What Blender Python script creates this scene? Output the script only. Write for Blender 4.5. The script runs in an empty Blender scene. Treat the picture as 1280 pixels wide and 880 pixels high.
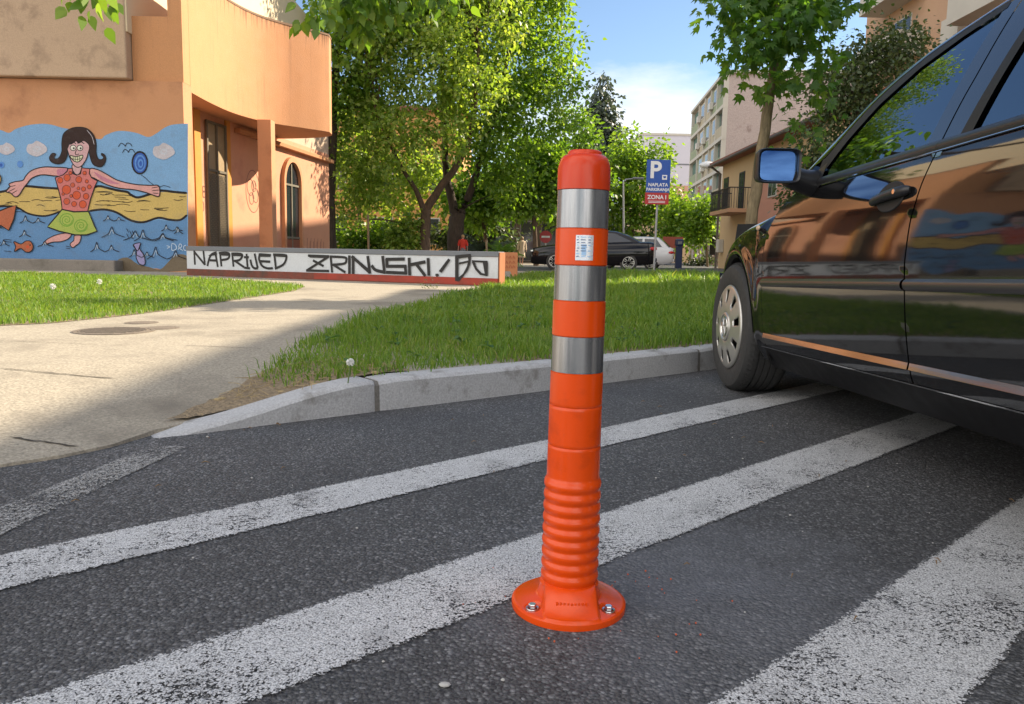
import bpy, bmesh, math, random
import numpy as np
from mathutils import Vector, Matrix
from mathutils.geometry import tessellate_polygon
random.seed(7); rng = np.random.default_rng(11)
S = bpy.context.scene; COL = S.collection
R = math.radians

# ------------------------------------------------------------------ camera model
F, PITCH, ROLL, CH = 960.0, R(7.18), 0.02, 0.62      # focal length in px of a 1280 px wide frame, pitch, roll, eye height
def ray(u, v):
    x, y = (u-640)/F, -(v-440)/F
    c, s = math.cos(ROLL), math.sin(ROLL)
    X, Y = x*c-y*s, x*s+y*c
    return Vector((X, math.cos(PITCH)+Y*math.sin(PITCH), -math.sin(PITCH)+Y*math.cos(PITCH)))
EYE = Vector((0, 0, CH))
def gz(u, v, z=0.0):
    d = ray(u, v); return EYE + d*((z-CH)/d.z)
def at(u, v, Y):
    d = ray(u, v); return EYE + d*(Y/d.y)
def onplane(u, v, p, n):
    d = ray(u, v); return EYE + d*((Vector(p)-EYE).dot(n)/d.dot(n))

cam = bpy.data.cameras.new('camera'); co = bpy.data.objects.new('camera', cam); COL.objects.link(co)
cam.sensor_width = 36; cam.lens = 36*F/1280; cam.clip_start = .02; cam.clip_end = 2000
c, s = math.cos(ROLL), math.sin(ROLL)
r0, u0, f0 = Vector((1,0,0)), Vector((0, math.sin(PITCH), math.cos(PITCH))), Vector((0, math.cos(PITCH), -math.sin(PITCH)))
rx, ux = r0*c+u0*s, u0*c-r0*s
M = Matrix((rx, ux, -f0)).transposed().to_4x4(); M.translation = EYE
co.matrix_world = M; S.camera = co

# ------------------------------------------------------------------ materials
def nt(name):
    m = bpy.data.materials.new(name); m.use_nodes = True; t = m.node_tree; t.nodes.clear()
    out = t.nodes.new('ShaderNodeOutputMaterial'); return m, t, out
def N(t, typ, **kw):
    n = t.nodes.new(typ)
    for k, v in kw.items():
        if hasattr(n, k): setattr(n, k, v)
        else: n.inputs[k.replace('_', ' ')].default_value = v
    return n
def c4(c): return (c[0], c[1], c[2], 1)
def mixc(t, fac, a, b, mode='MIX'):
    n = t.nodes.new('ShaderNodeMix'); n.data_type = 'RGBA'; n.blend_type = mode; n.clamp_factor = True
    for i, v in ((0, fac), (6, a), (7, b)):
        if hasattr(v, 'links'): t.links.new(v, n.inputs[i])
        else: n.inputs[i].default_value = c4(v) if i else v
    return n.outputs[2]
def noise(t, co_, scale, detail=4, rough=.55, dist=0):
    n = N(t, 'ShaderNodeTexNoise', Scale=scale, Detail=detail, Roughness=rough, Distortion=dist); t.links.new(co_, n.inputs['Vector']); return n.outputs['Fac']
def ramp(t, f, stops):
    n = t.nodes.new('ShaderNodeValToRGB'); t.links.new(f, n.inputs[0]); e = n.color_ramp.elements
    while len(e) < len(stops): e.new(.5)
    for k, (p, col) in enumerate(stops):
        e[k].position = p; e[k].color = c4(col) if hasattr(col, '__len__') else (col, col, col, 1)
    return n.outputs[0]
def math_(t, op, a, b=None):
    n = t.nodes.new('ShaderNodeMath'); n.operation = op
    for i, v in enumerate((a, b)):
        if v is None: continue
        if hasattr(v, 'links'): t.links.new(v, n.inputs[i])
        else: n.inputs[i].default_value = v
    return n.outputs[0]
def bump(t, h, strength, dist):
    n = N(t, 'ShaderNodeBump', Strength=strength, Distance=dist); t.links.new(h, n.inputs['Height']); return n.outputs[0]
def mapco(t, sc=(1,1,1), kind='Object'):
    tc = t.nodes.new('ShaderNodeTexCoord'); mp = t.nodes.new('ShaderNodeMapping'); mp.inputs['Scale'].default_value = sc
    t.links.new(tc.outputs[kind], mp.inputs[0]); return mp.outputs[0]
MATS = {}
def mat(name, col, rough=.6, var=.12, vs=6, fine=0, fs=80, bmp=0, bs=120, bd=.003, metal=0, ior=1.5, coat=0, stain=None, streak=None, alpha=1):
    """painted / mineral / metal surface: base colour with blotchy and fine variation and a fine relief"""
    m, t, out = nt(name); p = N(t, 'ShaderNodeBsdfPrincipled', Roughness=rough, Metallic=metal, IOR=ior)
    p.inputs['Coat Weight'].default_value = coat; p.inputs['Coat Roughness'].default_value = .03
    co_ = mapco(t); col = tuple(col)
    b = mixc(t, noise(t, co_, vs, 5), [x*(1-var) for x in col], [min(1, x*(1+var)) for x in col])
    if fine: b = mixc(t, fine, b, ramp(t, noise(t, co_, fs, 2), [(.3, [x*.35 for x in col]), (.7, [min(1, x*1.6) for x in col])]))
    if stain:
        scol, lo, hi, ssc = stain
        b = mixc(t, ramp(t, noise(t, co_, ssc, 7, .65), [(lo, 0.), (hi, 1.)]), b, scol)
    if streak:
        scol, lo, hi = streak
        b = mixc(t, ramp(t, noise(t, mapco(t, (5, 5, .25)), 1.3, 6, .6), [(lo, 0.), (hi, .75)]), b, scol)
        sz = t.nodes.new('ShaderNodeSeparateXYZ'); t.links.new(co_, sz.inputs[0])          # rain runs under the coping
        run = math_(t, 'ADD', math_(t, 'MULTIPLY', noise(t, mapco(t, (9, 9, .12)), 1.6, 5, .6), 2.6), math_(t, 'MULTIPLY', math_(t, 'SUBTRACT', sz.outputs['Z'], 6.5), 1.1))
        b = mixc(t, math_(t, 'MULTIPLY', math_(t, 'MINIMUM', math_(t, 'MAXIMUM', math_(t, 'MULTIPLY', math_(t, 'SUBTRACT', run, 1.15), 2.2), 0.), 1.), .8), b, [x*.42 for x in scol])
    t.links.new(b, p.inputs['Base Color'])
    rr = t.nodes.new('ShaderNodeMapRange'); t.links.new(noise(t, co_, vs*2.3, 4), rr.inputs[0])
    rr.inputs[3].default_value = max(.0, rough*.8); rr.inputs[4].default_value = min(1, rough*1.2); t.links.new(rr.outputs[0], p.inputs['Roughness'])
    if bmp: t.links.new(bump(t, noise(t, co_, bs, 3), bmp, bd), p.inputs['Normal'])
    if alpha < 1: p.inputs['Alpha'].default_value = alpha
    t.links.new(p.outputs[0], out.inputs[0]); MATS[name] = m; return m

def asphalt(name, dark, light, scale=105, dust=True):
    m, t, out = nt(name); p = N(t, 'ShaderNodeBsdfPrincipled', Roughness=.75); co_ = mapco(t)
    v = N(t, 'ShaderNodeTexVoronoi', Scale=scale); t.links.new(co_, v.inputs['Vector'])
    g = ramp(t, v.outputs['Color'], [(.12, [x*.25 for x in dark]), (.5, [(a+b)*.36 for a, b in zip(dark, light)]), (.72, light), (.95, [x*2.3 for x in light])])
    g = mixc(t, ramp(t, v.outputs['Distance'], [(.3, 0.), (.75, .75)]), g, [x*.3 for x in dark])
    g = mixc(t, .3, g, ramp(t, noise(t, co_, scale*1.6, 2), [(.38, [x*.25 for x in dark]), (.66, [x*1.3 for x in light])]))
    big = noise(t, co_, 1.1, 6, .6)
    g = mixc(t, ramp(t, big, [(.35, .55), (.65, 0.)]), g, [x*.65 for x in dark])
    if dust:
        d = N(t, 'ShaderNodeVectorMath', operation='DISTANCE'); t.links.new(co_, d.inputs[0]); d.inputs[1].default_value = (.38, 1.42, 0)
        k = math_(t, 'ADD', d.outputs['Value'], math_(t, 'MULTIPLY', noise(t, co_, 7, 6, .7), 1.0))
        g = mixc(t, ramp(t, k, [(.35, .78), (1.15, 0.)]), g, (.165, .17, .19))
    t.links.new(g, p.inputs['Base Color'])
    h = math_(t, 'ADD', math_(t, 'MULTIPLY', v.outputs['Distance'], -1.0), math_(t, 'MULTIPLY', noise(t, co_, scale*.45, 3), .9))
    t.links.new(bump(t, h, .8, .0045), p.inputs['Normal'])
    t.links.new(p.outputs[0], out.inputs[0]); return m

def paint_worn(name, col, cover, patch=(.46, .66)):
    m, t, out = nt(name); p = N(t, 'ShaderNodeBsdfPrincipled', Roughness=.7); tr = t.nodes.new('ShaderNodeBsdfTransparent'); co_ = mapco(t)
    b = mixc(t, noise(t, co_, 9, 5), [x*.75 for x in col], col)
    b = mixc(t, ramp(t, noise(t, co_, 300, 3, .65), [(.40, .85), (.56, 0.)]), b, [x*.22 for x in col])
    b = mixc(t, ramp(t, noise(t, co_, 7, 6, .6), [(.56, 0.), (.68, .6)]), b, [x*.38 for x in col])
    t.links.new(b, p.inputs['Base Color'])
    v = N(t, 'ShaderNodeTexVoronoi', Scale=115); t.links.new(co_, v.inputs['Vector'])
    at_ = t.nodes.new('ShaderNodeAttribute'); at_.attribute_name = 'edge'
    k = math_(t, 'ADD', math_(t, 'MULTIPLY', v.outputs['Distance'], .16), math_(t, 'MULTIPLY', noise(t, co_, 240, 2, .6), .55))
    k = math_(t, 'ADD', k, math_(t, 'MULTIPLY', noise(t, co_, 85, 3, .6), .32))
    k = math_(t, 'ADD', k, math_(t, 'MULTIPLY', ramp(t, noise(t, co_, 3.6, 7, .7), [(patch[0], 0.), (patch[1], 1.)]), .10))
    k = math_(t, 'ADD', k, math_(t, 'MULTIPLY', at_.outputs['Fac'], .16))
    fac = ramp(t, k, [(cover, 0.), (cover+.035, 1.)])
    ms = t.nodes.new('ShaderNodeMixShader'); t.links.new(fac, ms.inputs[0]); t.links.new(p.outputs[0], ms.inputs[1]); t.links.new(tr.outputs[0], ms.inputs[2])
    t.links.new(bump(t, noise(t, co_, 130, 3), .6, .004), p.inputs['Normal'])
    t.links.new(ms.outputs[0], out.inputs[0]); return m

def leafmat(name, cols, trans=.45, rough=.45, hs=.8):
    m, t, out = nt(name); g = t.nodes.new('ShaderNodeNewGeometry'); co_ = mapco(t)
    f = math_(t, 'ADD', math_(t, 'MULTIPLY', g.outputs['Random Per Island'], .65), math_(t, 'MULTIPLY', noise(t, co_, hs, 3), .55))
    f = math_(t, 'SUBTRACT', f, .1)
    n = len(cols); col = ramp(t, f, [(k/(n-1), cl) for k, cl in enumerate(cols)])
    p = N(t, 'ShaderNodeBsdfPrincipled', Roughness=rough); t.links.new(col, p.inputs['Base Color'])
    tl = t.nodes.new('ShaderNodeBsdfTranslucent')
    t.links.new(mixc(t, 1., col, (2.0, 1.95, .6), 'MULTIPLY'), tl.inputs[0])
    ms = t.nodes.new('ShaderNodeMixShader'); ms.inputs[0].default_value = trans
    t.links.new(p.outputs[0], ms.inputs[1]); t.links.new(tl.outputs[0], ms.inputs[2]); t.links.new(ms.outputs[0], out.inputs[0]); return m

def glassmat(name, tint, ior=1.9, clear=.35):
    m, t, out = nt(name)
    tr = t.nodes.new('ShaderNodeBsdfTransparent'); tr.inputs[0].default_value = c4([x*clear for x in tint])
    gl = N(t, 'ShaderNodeBsdfGlossy', Roughness=.0); gl.inputs[0].default_value = (.74, .87, 1, 1)
    fr = N(t, 'ShaderNodeFresnel', IOR=ior); ms = t.nodes.new('ShaderNodeMixShader')
    t.links.new(fr.outputs[0], ms.inputs[0]); t.links.new(tr.outputs[0], ms.inputs[1]); t.links.new(gl.outputs[0], ms.inputs[2]); t.links.new(ms.outputs[0], out.inputs[0]); return m

def solid(name, col, rough=.6, metal=0, ior=1.5, coat=0):
    return mat(name, col, rough, var=.07, vs=9, metal=metal, ior=ior, coat=coat)

# ------------------------------------------------------------------ mesh helpers
class MB:
    def __init__(s): s.v = []; s.f = []; s.m = []
    def add(s, vs, fs, mi=0):
        o = len(s.v); s.v += [tuple(p) for p in vs]; s.f += [tuple(i+o for i in f) for f in fs]; s.m += [mi]*len(fs); return s
    def box(s, lo, hi, mi=0):
        (a, b, c_), (d, e, f) = lo, hi
        return s.add([(a,b,c_),(d,b,c_),(d,e,c_),(a,e,c_),(a,b,f),(d,b,f),(d,e,f),(a,e,f)], [(3,2,1,0),(4,5,6,7),(0,1,5,4),(1,2,6,5),(2,3,7,6),(3,0,4,7)], mi)
    def obox(s, c_, ax, ay, hx, hy, z0, z1, mi=0):
        c_, ax, ay = Vector(c_), Vector(ax).normalized(), Vector(ay).normalized(); q = []
        for z in (z0, z1):
            for i, j in ((-1,-1),(1,-1),(1,1),(-1,1)):
                p = c_+ax*hx*i+ay*hy*j; q.append((p.x, p.y, z))
        return s.add(q, [(3,2,1,0),(4,5,6,7),(0,1,5,4),(1,2,6,5),(2,3,7,6),(3,0,4,7)], mi)
    def grid(s, rows, mi=0, close=False):
        n, w = len(rows), len(rows[0]); vs = [p for r in rows for p in r]; fs = []
        for i in range(n-1):
            for j in range(w if close else w-1):
                k = (j+1) % w; fs.append((i*w+j, i*w+k, (i+1)*w+k, (i+1)*w+j))
        return s.add(vs, fs, mi)
    def tube(s, path, rad, n=8, mi=0, cap=True):
        path = [Vector(p) for p in path]; rad = rad if hasattr(rad, '__len__') else [rad]*len(path); rows = []
        for i, p in enumerate(path):
            d = (path[min(i+1, len(path)-1)]-path[max(i-1, 0)]).normalized()
            a = d.cross(Vector((0, 0, 1)) if abs(d.z) < .9 else Vector((1, 0, 0))).normalized(); b = d.cross(a)
            rows.append([p+(a*math.cos(k*2*math.pi/n)+b*math.sin(k*2*math.pi/n))*rad[i] for k in range(n)])
        s.grid(rows, mi, True)
        if cap: s.add(rows[0], [tuple(range(n))], mi); s.add(rows[-1], [tuple(reversed(range(n)))], mi)
        return s
    def lathe(s, prof, c_=(0,0,0), n=48, mi=0, axis='Z'):
        rows = []
        for r, h in prof:
            row = []
            for k in range(n):
                a = k*2*math.pi/n
                row.append((c_[0]+r*math.cos(a), c_[1]+r*math.sin(a), c_[2]+h) if axis == 'Z' else (c_[0]+h, c_[1]+r*math.cos(a), c_[2]+r*math.sin(a)))
            rows.append(row)
        return s.grid(rows, mi, True)
    def poly(s, pts, mi=0):
        pts = [Vector(p) for p in pts]
        return s.add(pts, [tuple(f) for f in tessellate_polygon([pts])], mi)
    def prism(s, pts, off, mi=0):
        pts = [Vector(p) for p in pts]; off = Vector(off); n = len(pts); tri = tessellate_polygon([pts])
        s.add(pts, [tuple(f) for f in tri], mi); s.add([p+off for p in pts], [tuple(reversed(f)) for f in tri], mi)
        return s.add(pts+[p+off for p in pts], [(i, (i+1) % n, n+(i+1) % n, n+i) for i in range(n)], mi)
    def ball(s, c_, r, n=10, mi=0):
        r = r if hasattr(r, '__len__') else (r, r, r)
        return s.grid([[(c_[0]+r[0]*math.sin(a)*math.cos(b), c_[1]+r[1]*math.sin(a)*math.sin(b), c_[2]+r[2]*math.cos(a))
                        for b in [k*2*math.pi/n for k in range(n)]] for a in [max(.02, min(math.pi-.02, i*math.pi/(n//2+2))) for i in range(n//2+3)]], mi, True)
    def build(s, name, mats, parent=None, smooth=False, fix=True, sharp=35):
        me = bpy.data.meshes.new(name); me.from_pydata(s.v, [], s.f)
        for m_ in (mats if isinstance(mats, (list, tuple)) else [mats]): me.materials.append(m_)
        me.polygons.foreach_set('material_index', s.m)
        if fix:
            b = bmesh.new(); b.from_mesh(me); bmesh.ops.remove_doubles(b, verts=b.verts, dist=1e-5); bmesh.ops.recalc_face_normals(b, faces=b.faces)
            if smooth:
                for e in b.edges:
                    if len(e.link_faces) == 2 and e.calc_face_angle(0) > R(sharp): e.smooth = False
            b.to_mesh(me); b.free()
        if smooth: me.polygons.foreach_set('use_smooth', [True]*len(me.polygons))
        o = bpy.data.objects.new(name, me); COL.objects.link(o)
        if parent: attach(o, parent)
        return o
def attach(o, parent):
    """parents a mesh whose vertices are in world metres to a thing's Empty"""
    o.parent = parent
    if parent.type == 'EMPTY' and not parent.get('local'): o.matrix_parent_inverse = Matrix.Translation(-parent.location)
def tag(o, label, cat, group=None):
    o['label'] = label; o['category'] = cat
    if group: o['group'] = group
    return o
def thing(name, label, cat, loc=(0,0,0), group=None, rz=0, local=False):
    o = bpy.data.objects.new(name, None); COL.objects.link(o); o.location = loc; o.rotation_euler = (0, 0, rz); o.empty_display_size = .1
    if local: o['local'] = True
    return tag(o, label, cat, group)
def kind(o, k): o['kind'] = k; return o
def bev(o, w=.01, n=2):
    m_ = o.modifiers.new('bevel', 'BEVEL'); m_.width = w; m_.segments = n; m_.limit_method = 'ANGLE'; return o
def crom(pts, n=6, closed=False):
    out = []; L = len(pts); P_ = [np.array(p, float) for p in pts]
    for i in range(L if closed else L-1):
        p0, p1, p2, p3 = (P_[(i-1) % L], P_[i], P_[(i+1) % L], P_[(i+2) % L]) if closed else (P_[max(i-1, 0)], P_[i], P_[i+1], P_[min(i+2, L-1)])
        for k in range(n):
            t_ = k/n; out.append(.5*((2*p1)+(-p0+p2)*t_+(2*p0-5*p1+4*p2-p3)*t_**2+(-p0+3*p1-3*p2+p3)*t_**3))
    if not closed: out.append(P_[-1])
    return out
def text_mesh(name, body, size, m_, parent, M4, bold=.0, extrude=.001):
    cu = bpy.data.curves.new('lettering', 'FONT'); cu.body = body; cu.size = size; cu.align_x = 'CENTER'; cu.align_y = 'CENTER'; cu.offset = bold; cu.extrude = extrude
    o = bpy.data.objects.new('lettering', cu); COL.objects.link(o); dg = bpy.context.evaluated_depsgraph_get(); dg.update()
    me = bpy.data.meshes.new_from_object(o.evaluated_get(dg)); bpy.data.objects.remove(o)
    me.transform(M4); me.materials.clear(); me.materials.append(m_); o = bpy.data.objects.new(name, me); COL.objects.link(o)
    if parent: attach(o, parent)
    return o

# ------------------------------------------------------------------ light
SUN = Vector((.735, .42, .525)).normalized()
el = math.asin(SUN.z); azi = math.atan2(SUN.x, SUN.y)
L = bpy.data.lights.new('sun', 'SUN'); L.energy = 4.0; L.angle = R(.53); L.color = (1, .86, .66)
lo = bpy.data.objects.new('sun', L); COL.objects.link(lo); lo.rotation_euler = SUN.to_track_quat('Z', 'Y').to_euler(); lo.location = SUN*60
W_ = bpy.data.worlds.new('World'); S.world = W_; W_.use_nodes = True; t = W_.node_tree; t.nodes.clear()
sky = t.nodes.new('ShaderNodeTexSky'); sky.sky_type = 'NISHITA'; sky.sun_disc = False; sky.sun_elevation = el; sky.sun_rotation = azi
sky.air_density = 1.0; sky.dust_density = .2; sky.ozone_density = 2.0; sky.altitude = 300
bg = t.nodes.new('ShaderNodeBackground'); bg.inputs[1].default_value = .063; wo = t.nodes.new('ShaderNodeOutputWorld')
tc = t.nodes.new('ShaderNodeTexCoord'); mp = t.nodes.new('ShaderNodeMapping'); mp.inputs['Scale'].default_value = (1, 1, 3.2); t.links.new(tc.outputs['Generated'], mp.inputs[0])
cl = ramp(t, noise(t, mp.outputs[0], 3.1, 7, .58, .3), [(.5, 0.), (.68, 1.)])
sx = t.nodes.new('ShaderNodeSeparateXYZ'); t.links.new(tc.outputs['Generated'], sx.inputs[0])
band = ramp(t, sx.outputs['Z'], [(.03, .75), (.24, .5), (.34, 0.)])
c1 = mixc(t, math_(t, 'MULTIPLY', cl, band), sky.outputs[0], (6.3, 6.5, 6.8))
cd_ = N(t, 'ShaderNodeVectorMath', operation='DISTANCE'); mp3 = t.nodes.new('ShaderNodeMapping'); mp3.inputs['Scale'].default_value = (1, 1, 2.4); t.links.new(tc.outputs['Generated'], mp3.inputs[0]); t.links.new(mp3.outputs[0], cd_.inputs[0]); cd_.inputs[1].default_value = (.17, .965, .158*2.4)
bank = ramp(t, math_(t, 'ADD', cd_.outputs['Value'], math_(t, 'MULTIPLY', noise(t, mp.outputs[0], 9, 6, .6), .22)), [(.16, .95), (.30, 0.)])
c1 = mixc(t, bank, c1, (7.0, 7.2, 7.5))
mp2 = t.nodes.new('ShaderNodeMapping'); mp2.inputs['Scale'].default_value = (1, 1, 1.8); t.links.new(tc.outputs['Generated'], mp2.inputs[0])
fill_cloud = ramp(t, noise(t, mp2.outputs[0], 2.2, 7, .6, .4), [(.36, 0.), (.56, 1.)])          # unseen white clouds added behind the camera as neutral fill for the shade
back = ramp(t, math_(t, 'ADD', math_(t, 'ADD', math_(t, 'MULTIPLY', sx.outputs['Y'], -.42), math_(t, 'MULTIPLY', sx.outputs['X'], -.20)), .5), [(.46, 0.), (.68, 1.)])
c2 = mixc(t, math_(t, 'MULTIPLY', fill_cloud, back), c1, (15.0, 14.3, 13.4))
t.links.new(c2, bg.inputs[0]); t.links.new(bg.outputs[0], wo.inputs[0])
S.view_settings.view_transform = 'Standard'; S.view_settings.look = 'None'; S.view_settings.gamma = 1; S.view_settings.exposure = 1.45
S.cycles.max_bounces = 8; S.cycles.transparent_max_bounces = 12; S.cycles.use_denoising = True
S.cycles.sample_clamp_indirect = 6
# ------------------------------------------------------------------ ground, road, kerb, path
PZ = .12
M_asph = asphalt('asphalt', (.056, .056, .059), (.20, .20, .205), 150)
M_street = asphalt('street_asphalt', (.07, .07, .07), (.18, .18, .18), 60, False)
M_path = mat('worn_path', (.34, .30, .235), .85, .10, 1.4, .5, 95, .5, 160, .004, stain=((.19, .165, .13), .50, .70, 1.3))
M_conc = mat('kerb_concrete', (.42, .42, .425), .85, .12, 5, .28, 140, .5, 120, .005, stain=((.2, .19, .17), .54, .72, 7))
M_soil = mat('soil', (.24, .18, .11), .95, .25, 9, .4, 60, .8, 50, .02)
M_terr = mat('terrain', (.10, .10, .07), .95, .2, .2)
M_line = paint_worn('road_paint', (.74, .74, .74), .592)
M_lineo = paint_worn('old_road_paint', (.50, .495, .48), .515)
kind(MB().add([(-900,-900,-.06),(900,-900,-.06),(900,900,-.06),(-900,900,-.06)], [(0,1,2,3)]).build('ground', M_terr), 'structure')
kind(MB().add([(-12,-14,0),(40,-14,0),(40,32,0),(-12,12,0)], [(0,1,2,3)]).build('road', M_asph), 'structure')
K = [(-6.0,-3.1),(-2.2,1.18),(-1.43,2.09),(-1.15,2.46),(-.53,2.96),(.19,3.53),(1.15,4.32),(3.0,5.82),(8.0,9.9),(30,27.8)]
def resample(P_, step):
    out = []
    for a, b in zip(P_[:-1], P_[1:]):
        a, b = Vector(a), Vector(b); n = max(1, int((b-a).length/step)); out += [a+(b-a)*k/n for k in range(n)]
    return out+[Vector(P_[-1])]
KS = resample(K, .12)
def low(x):
    t_ = max(0, min(1, (-.53-x)/.62)); return t_*t_*(3-2*t_)
def fade(x):
    t_ = max(0, min(1, (-1.05-x)/.20)); return t_*t_*(3-2*t_)
def kerb_dist(x, y):
    best = 1e9
    for a, b in zip(K[:-1], K[1:]):
        ax, ay, bx, by = *a, *b; dx, dy = bx-ax, by-ay; q = max(0, min(1, ((x-ax)*dx+(y-ay)*dy)/(dx*dx+dy*dy)))
        best = min(best, math.hypot(x-ax-q*dx, y-ay-q*dy))
    return best
def hgt(x, y):
    l = low(x)
    if l <= 0: return PZ
    return PZ-l*.110*max(0, 1-kerb_dist(x, y)/1.1)
bk = Vector((-.62, .785)).normalized()                               # straight back from the kerb
# paved ground: strips that follow the dropped kerb, then one big sheet
rows = []
for d in (.10, .11, .2, .35, .5, .7, .9, 1.15):
    row = []
    for p in KS:
        d_ = d-(.11*fade(p.x)+.02*fade(p.x)*math.sin(p.x*23)+.015*fade(p.x)*math.sin(p.x*57+1) if d < .15 else 0); x, y = p.x+bk.x*d_, p.y+bk.y*d_
        row.append((x, y, -.05 if d == .10 else hgt(x, y)-.002 if d == .11 else hgt(x, y)))
    rows.append(row)
pv = MB().grid(rows)
last = rows[-1]; ring = [Vector(p) for p in last]+[Vector(p) for p in ((60, 60, PZ), (120, 240, PZ), (-160, 240, PZ), (-160, -20, PZ), (-16, -12, PZ))]
pv.poly(ring); kind(pv.build('paved_path', M_path), 'structure')
# kerb stones
kb = MB(); acc = 0
stones = [(-6.0,-3.1)]; seg = resample(K[:-1], .02); cum = 0; cuts = []
start = Vector((-.53, 2.96)); i0 = min(range(len(seg)), key=lambda i: (seg[i]-start).length)
for i in range(1, len(seg)): cuts.append(0)
def stone(i, j):
    pts = seg[i:j+1:4]
    if pts[-1] != seg[j]: pts.append(seg[j])
    if len(pts) < 2: return
    rws = []
    for k, p in enumerate(pts):
        e = .006 if k in (0, len(pts)-1) else 0
        h = PZ-low(p.x)*.110+.006-.03*fade(p.x)
        q = lambda d, z: (p.x+bk.x*d, p.y+bk.y*d, z)
        rws.append([q(0+e, -.05), q(.004+e, h-.016-e), q(.018, h-.003-e), q(.03, h-e), q(.125, h-e), q(.13, h-.012), q(.13, -.05)])
    kb.grid(rws); kb.add(rws[0], [tuple(range(7))]); kb.add(rws[-1], [tuple(range(7))])
stepn = 50                                                            # one metre per stone
idx = [i0+k*stepn for k in range(-8, 14) if 0 <= i0+k*stepn < len(seg)]
for a, b in zip(idx[:-1], idx[1:]): stone(a+(1 if a != i0 else 1), b-0)
ko = kind(kb.build('kerb', M_conc, smooth=True), 'structure')
jm = MB(); rws = []
for p in seg[::5]:
    h = PZ-low(p.x)*.110-.002-.03*fade(p.x); q = lambda d, z: (p.x+bk.x*d, p.y+bk.y*d, z)
    rws.append([q(.006, -.05), q(.010, h-.016), q(.024, h), q(.120, h), q(.126, -.05)])
jm.grid(rws); kind(jm.build('kerb_mortar', mat('mortar', (.16, .15, .135), .95, .2, 20, .3, 90)), 'structure')
# street behind the lawn
kind(MB().add([(-3,25.2,PZ+.006),(40,23.5,PZ+.006),(60,60,PZ+.006),(24,130,PZ+.006),(11,130,PZ+.006),(7,50,PZ+.006),(-3,37,PZ+.006)], [(0,1,2,3,4,5,6)]).build('street', M_street), 'structure')
# painted stripes on the road
def stripe(name, a, b, w0, w1, m_):
    a, b = Vector(a), Vector(b); d = (b-a).normalized(); n = Vector((-d.y, d.x)); k = 60; fr_ = (-1.04, -.92, 0, .92, 1.04); rows = [[] for _ in fr_]
    for i in range(k+1):
        p = a+(b-a)*i/k; w = w0+(w1-w0)*i/k
        for r_, f_ in zip(rows, fr_): r_.append((p.x+n.x*w*f_, p.y+n.y*w*f_, .004))
    o = MB().grid(rows).build(name, m_, fix=False); at_ = o.data.attributes.new('edge', 'FLOAT', 'POINT')
    at_.data.foreach_set('value', [1.0 if j in (0, 4) else 0.0 for j in range(5) for i in range(k+1)]); return kind(o, 'structure')
stripe('road_marking', (-3.2, -.70), (2.9, 5.02), .092, .092, M_line)
stripe('road_marking', (-2.6, -.945), (2.7, 3.94), .107, .100, M_line)
stripe('road_marking', (-1.6, -.883), (2.9, 3.243), .118, .112, M_line)
stripe('road_marking', (-1.19, 1.30), (-1.07, 2.36), .075, .06, M_lineo)
# cracks, joints and covers in the path
M_dark = mat('crack_dirt', (.05, .042, .033), .95, .3, 20)
def strip(mb, pts, w, z, mi=0):
    pts = [Vector(p[:2]) for p in pts]; a, b = [], []
    for i, p in enumerate(pts):
        d = (pts[min(i+1, len(pts)-1)]-pts[max(i-1, 0)]).normalized(); n = Vector((-d.y, d.x)); ww = w*(1 if 0 < i < len(pts)-1 else .25)*random.uniform(.6, 1.4)
        a.append((p.x+n.x*ww, p.y+n.y*ww, z(p.x, p.y) if callable(z) else z)); b.append((p.x-n.x*ww, p.y-n.y*ww, z(p.x, p.y) if callable(z) else z))
    mb.grid([a, b], mi)
def jitter(a, b, n=14, amp=.004):
    a, b = Vector(a), Vector(b); return [a+(b-a)*k/n+Vector((random.uniform(-amp, amp), random.uniform(-amp, amp))) for k in range(n+1)]
ck = MB(); zf = lambda x, y: hgt(x, y)+.003
G = lambda u, v: gz(u, v, PZ).xy
for a, b, w in (((0,461),(145,464),.004), ((10,512),(95,516),.005), ((20,427),(120,431),.003), ((230,432),(330,436),.003)):
    strip(ck, jitter(G(*a), G(*b)), w, zf)
kind(ck.build('path_cracks', M_dark), 'structure')
M_iron = mat('cast_iron', (.17, .14, .11), .7, .2, 12, .3, 90, .4, 60, .004)
mc = gz(143, 414, PZ)
mh = thing('manhole_cover', 'round rusty manhole cover set in the sunlit path', 'manhole cover', (mc.x, mc.y, PZ))
MB().lathe([(.0, .006), (.19, .006), (.195, .004), (.195, -.01)], mc, 40).build('lid', M_iron, mh, fix=True)
MB().lathe([(.20, -.01), (.20, .005), (.225, .005), (.225, -.01)], mc, 40).build('frame', M_iron, mh)
rb = MB()
for k in range(-4, 5):
    l = math.sqrt(max(.0, .18**2-(k*.04)**2)); rb.box((mc.x-l, mc.y+k*.04-.008, PZ+.005), (mc.x+l, mc.y+k*.04+.008, PZ+.009))
rb.build('lid_ribs', M_iron, mh)
for u, v, lab in ((177, 403.5, 'small dark valve cover behind the manhole, nearer the left lawn'), (202, 410, 'small dark valve cover right of the manhole in the path')):
    p = gz(u, v, PZ)
    o = MB().lathe([(0, .005), (.075, .005), (.08, .003), (.08, -.01)], p, 24).lathe([(.085, -.01), (.085, .003), (.105, .003), (.105, -.01)], p, 24).build('valve_cover', M_iron)
    tag(o, lab, 'valve cover', 'valve covers in the path')

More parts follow.
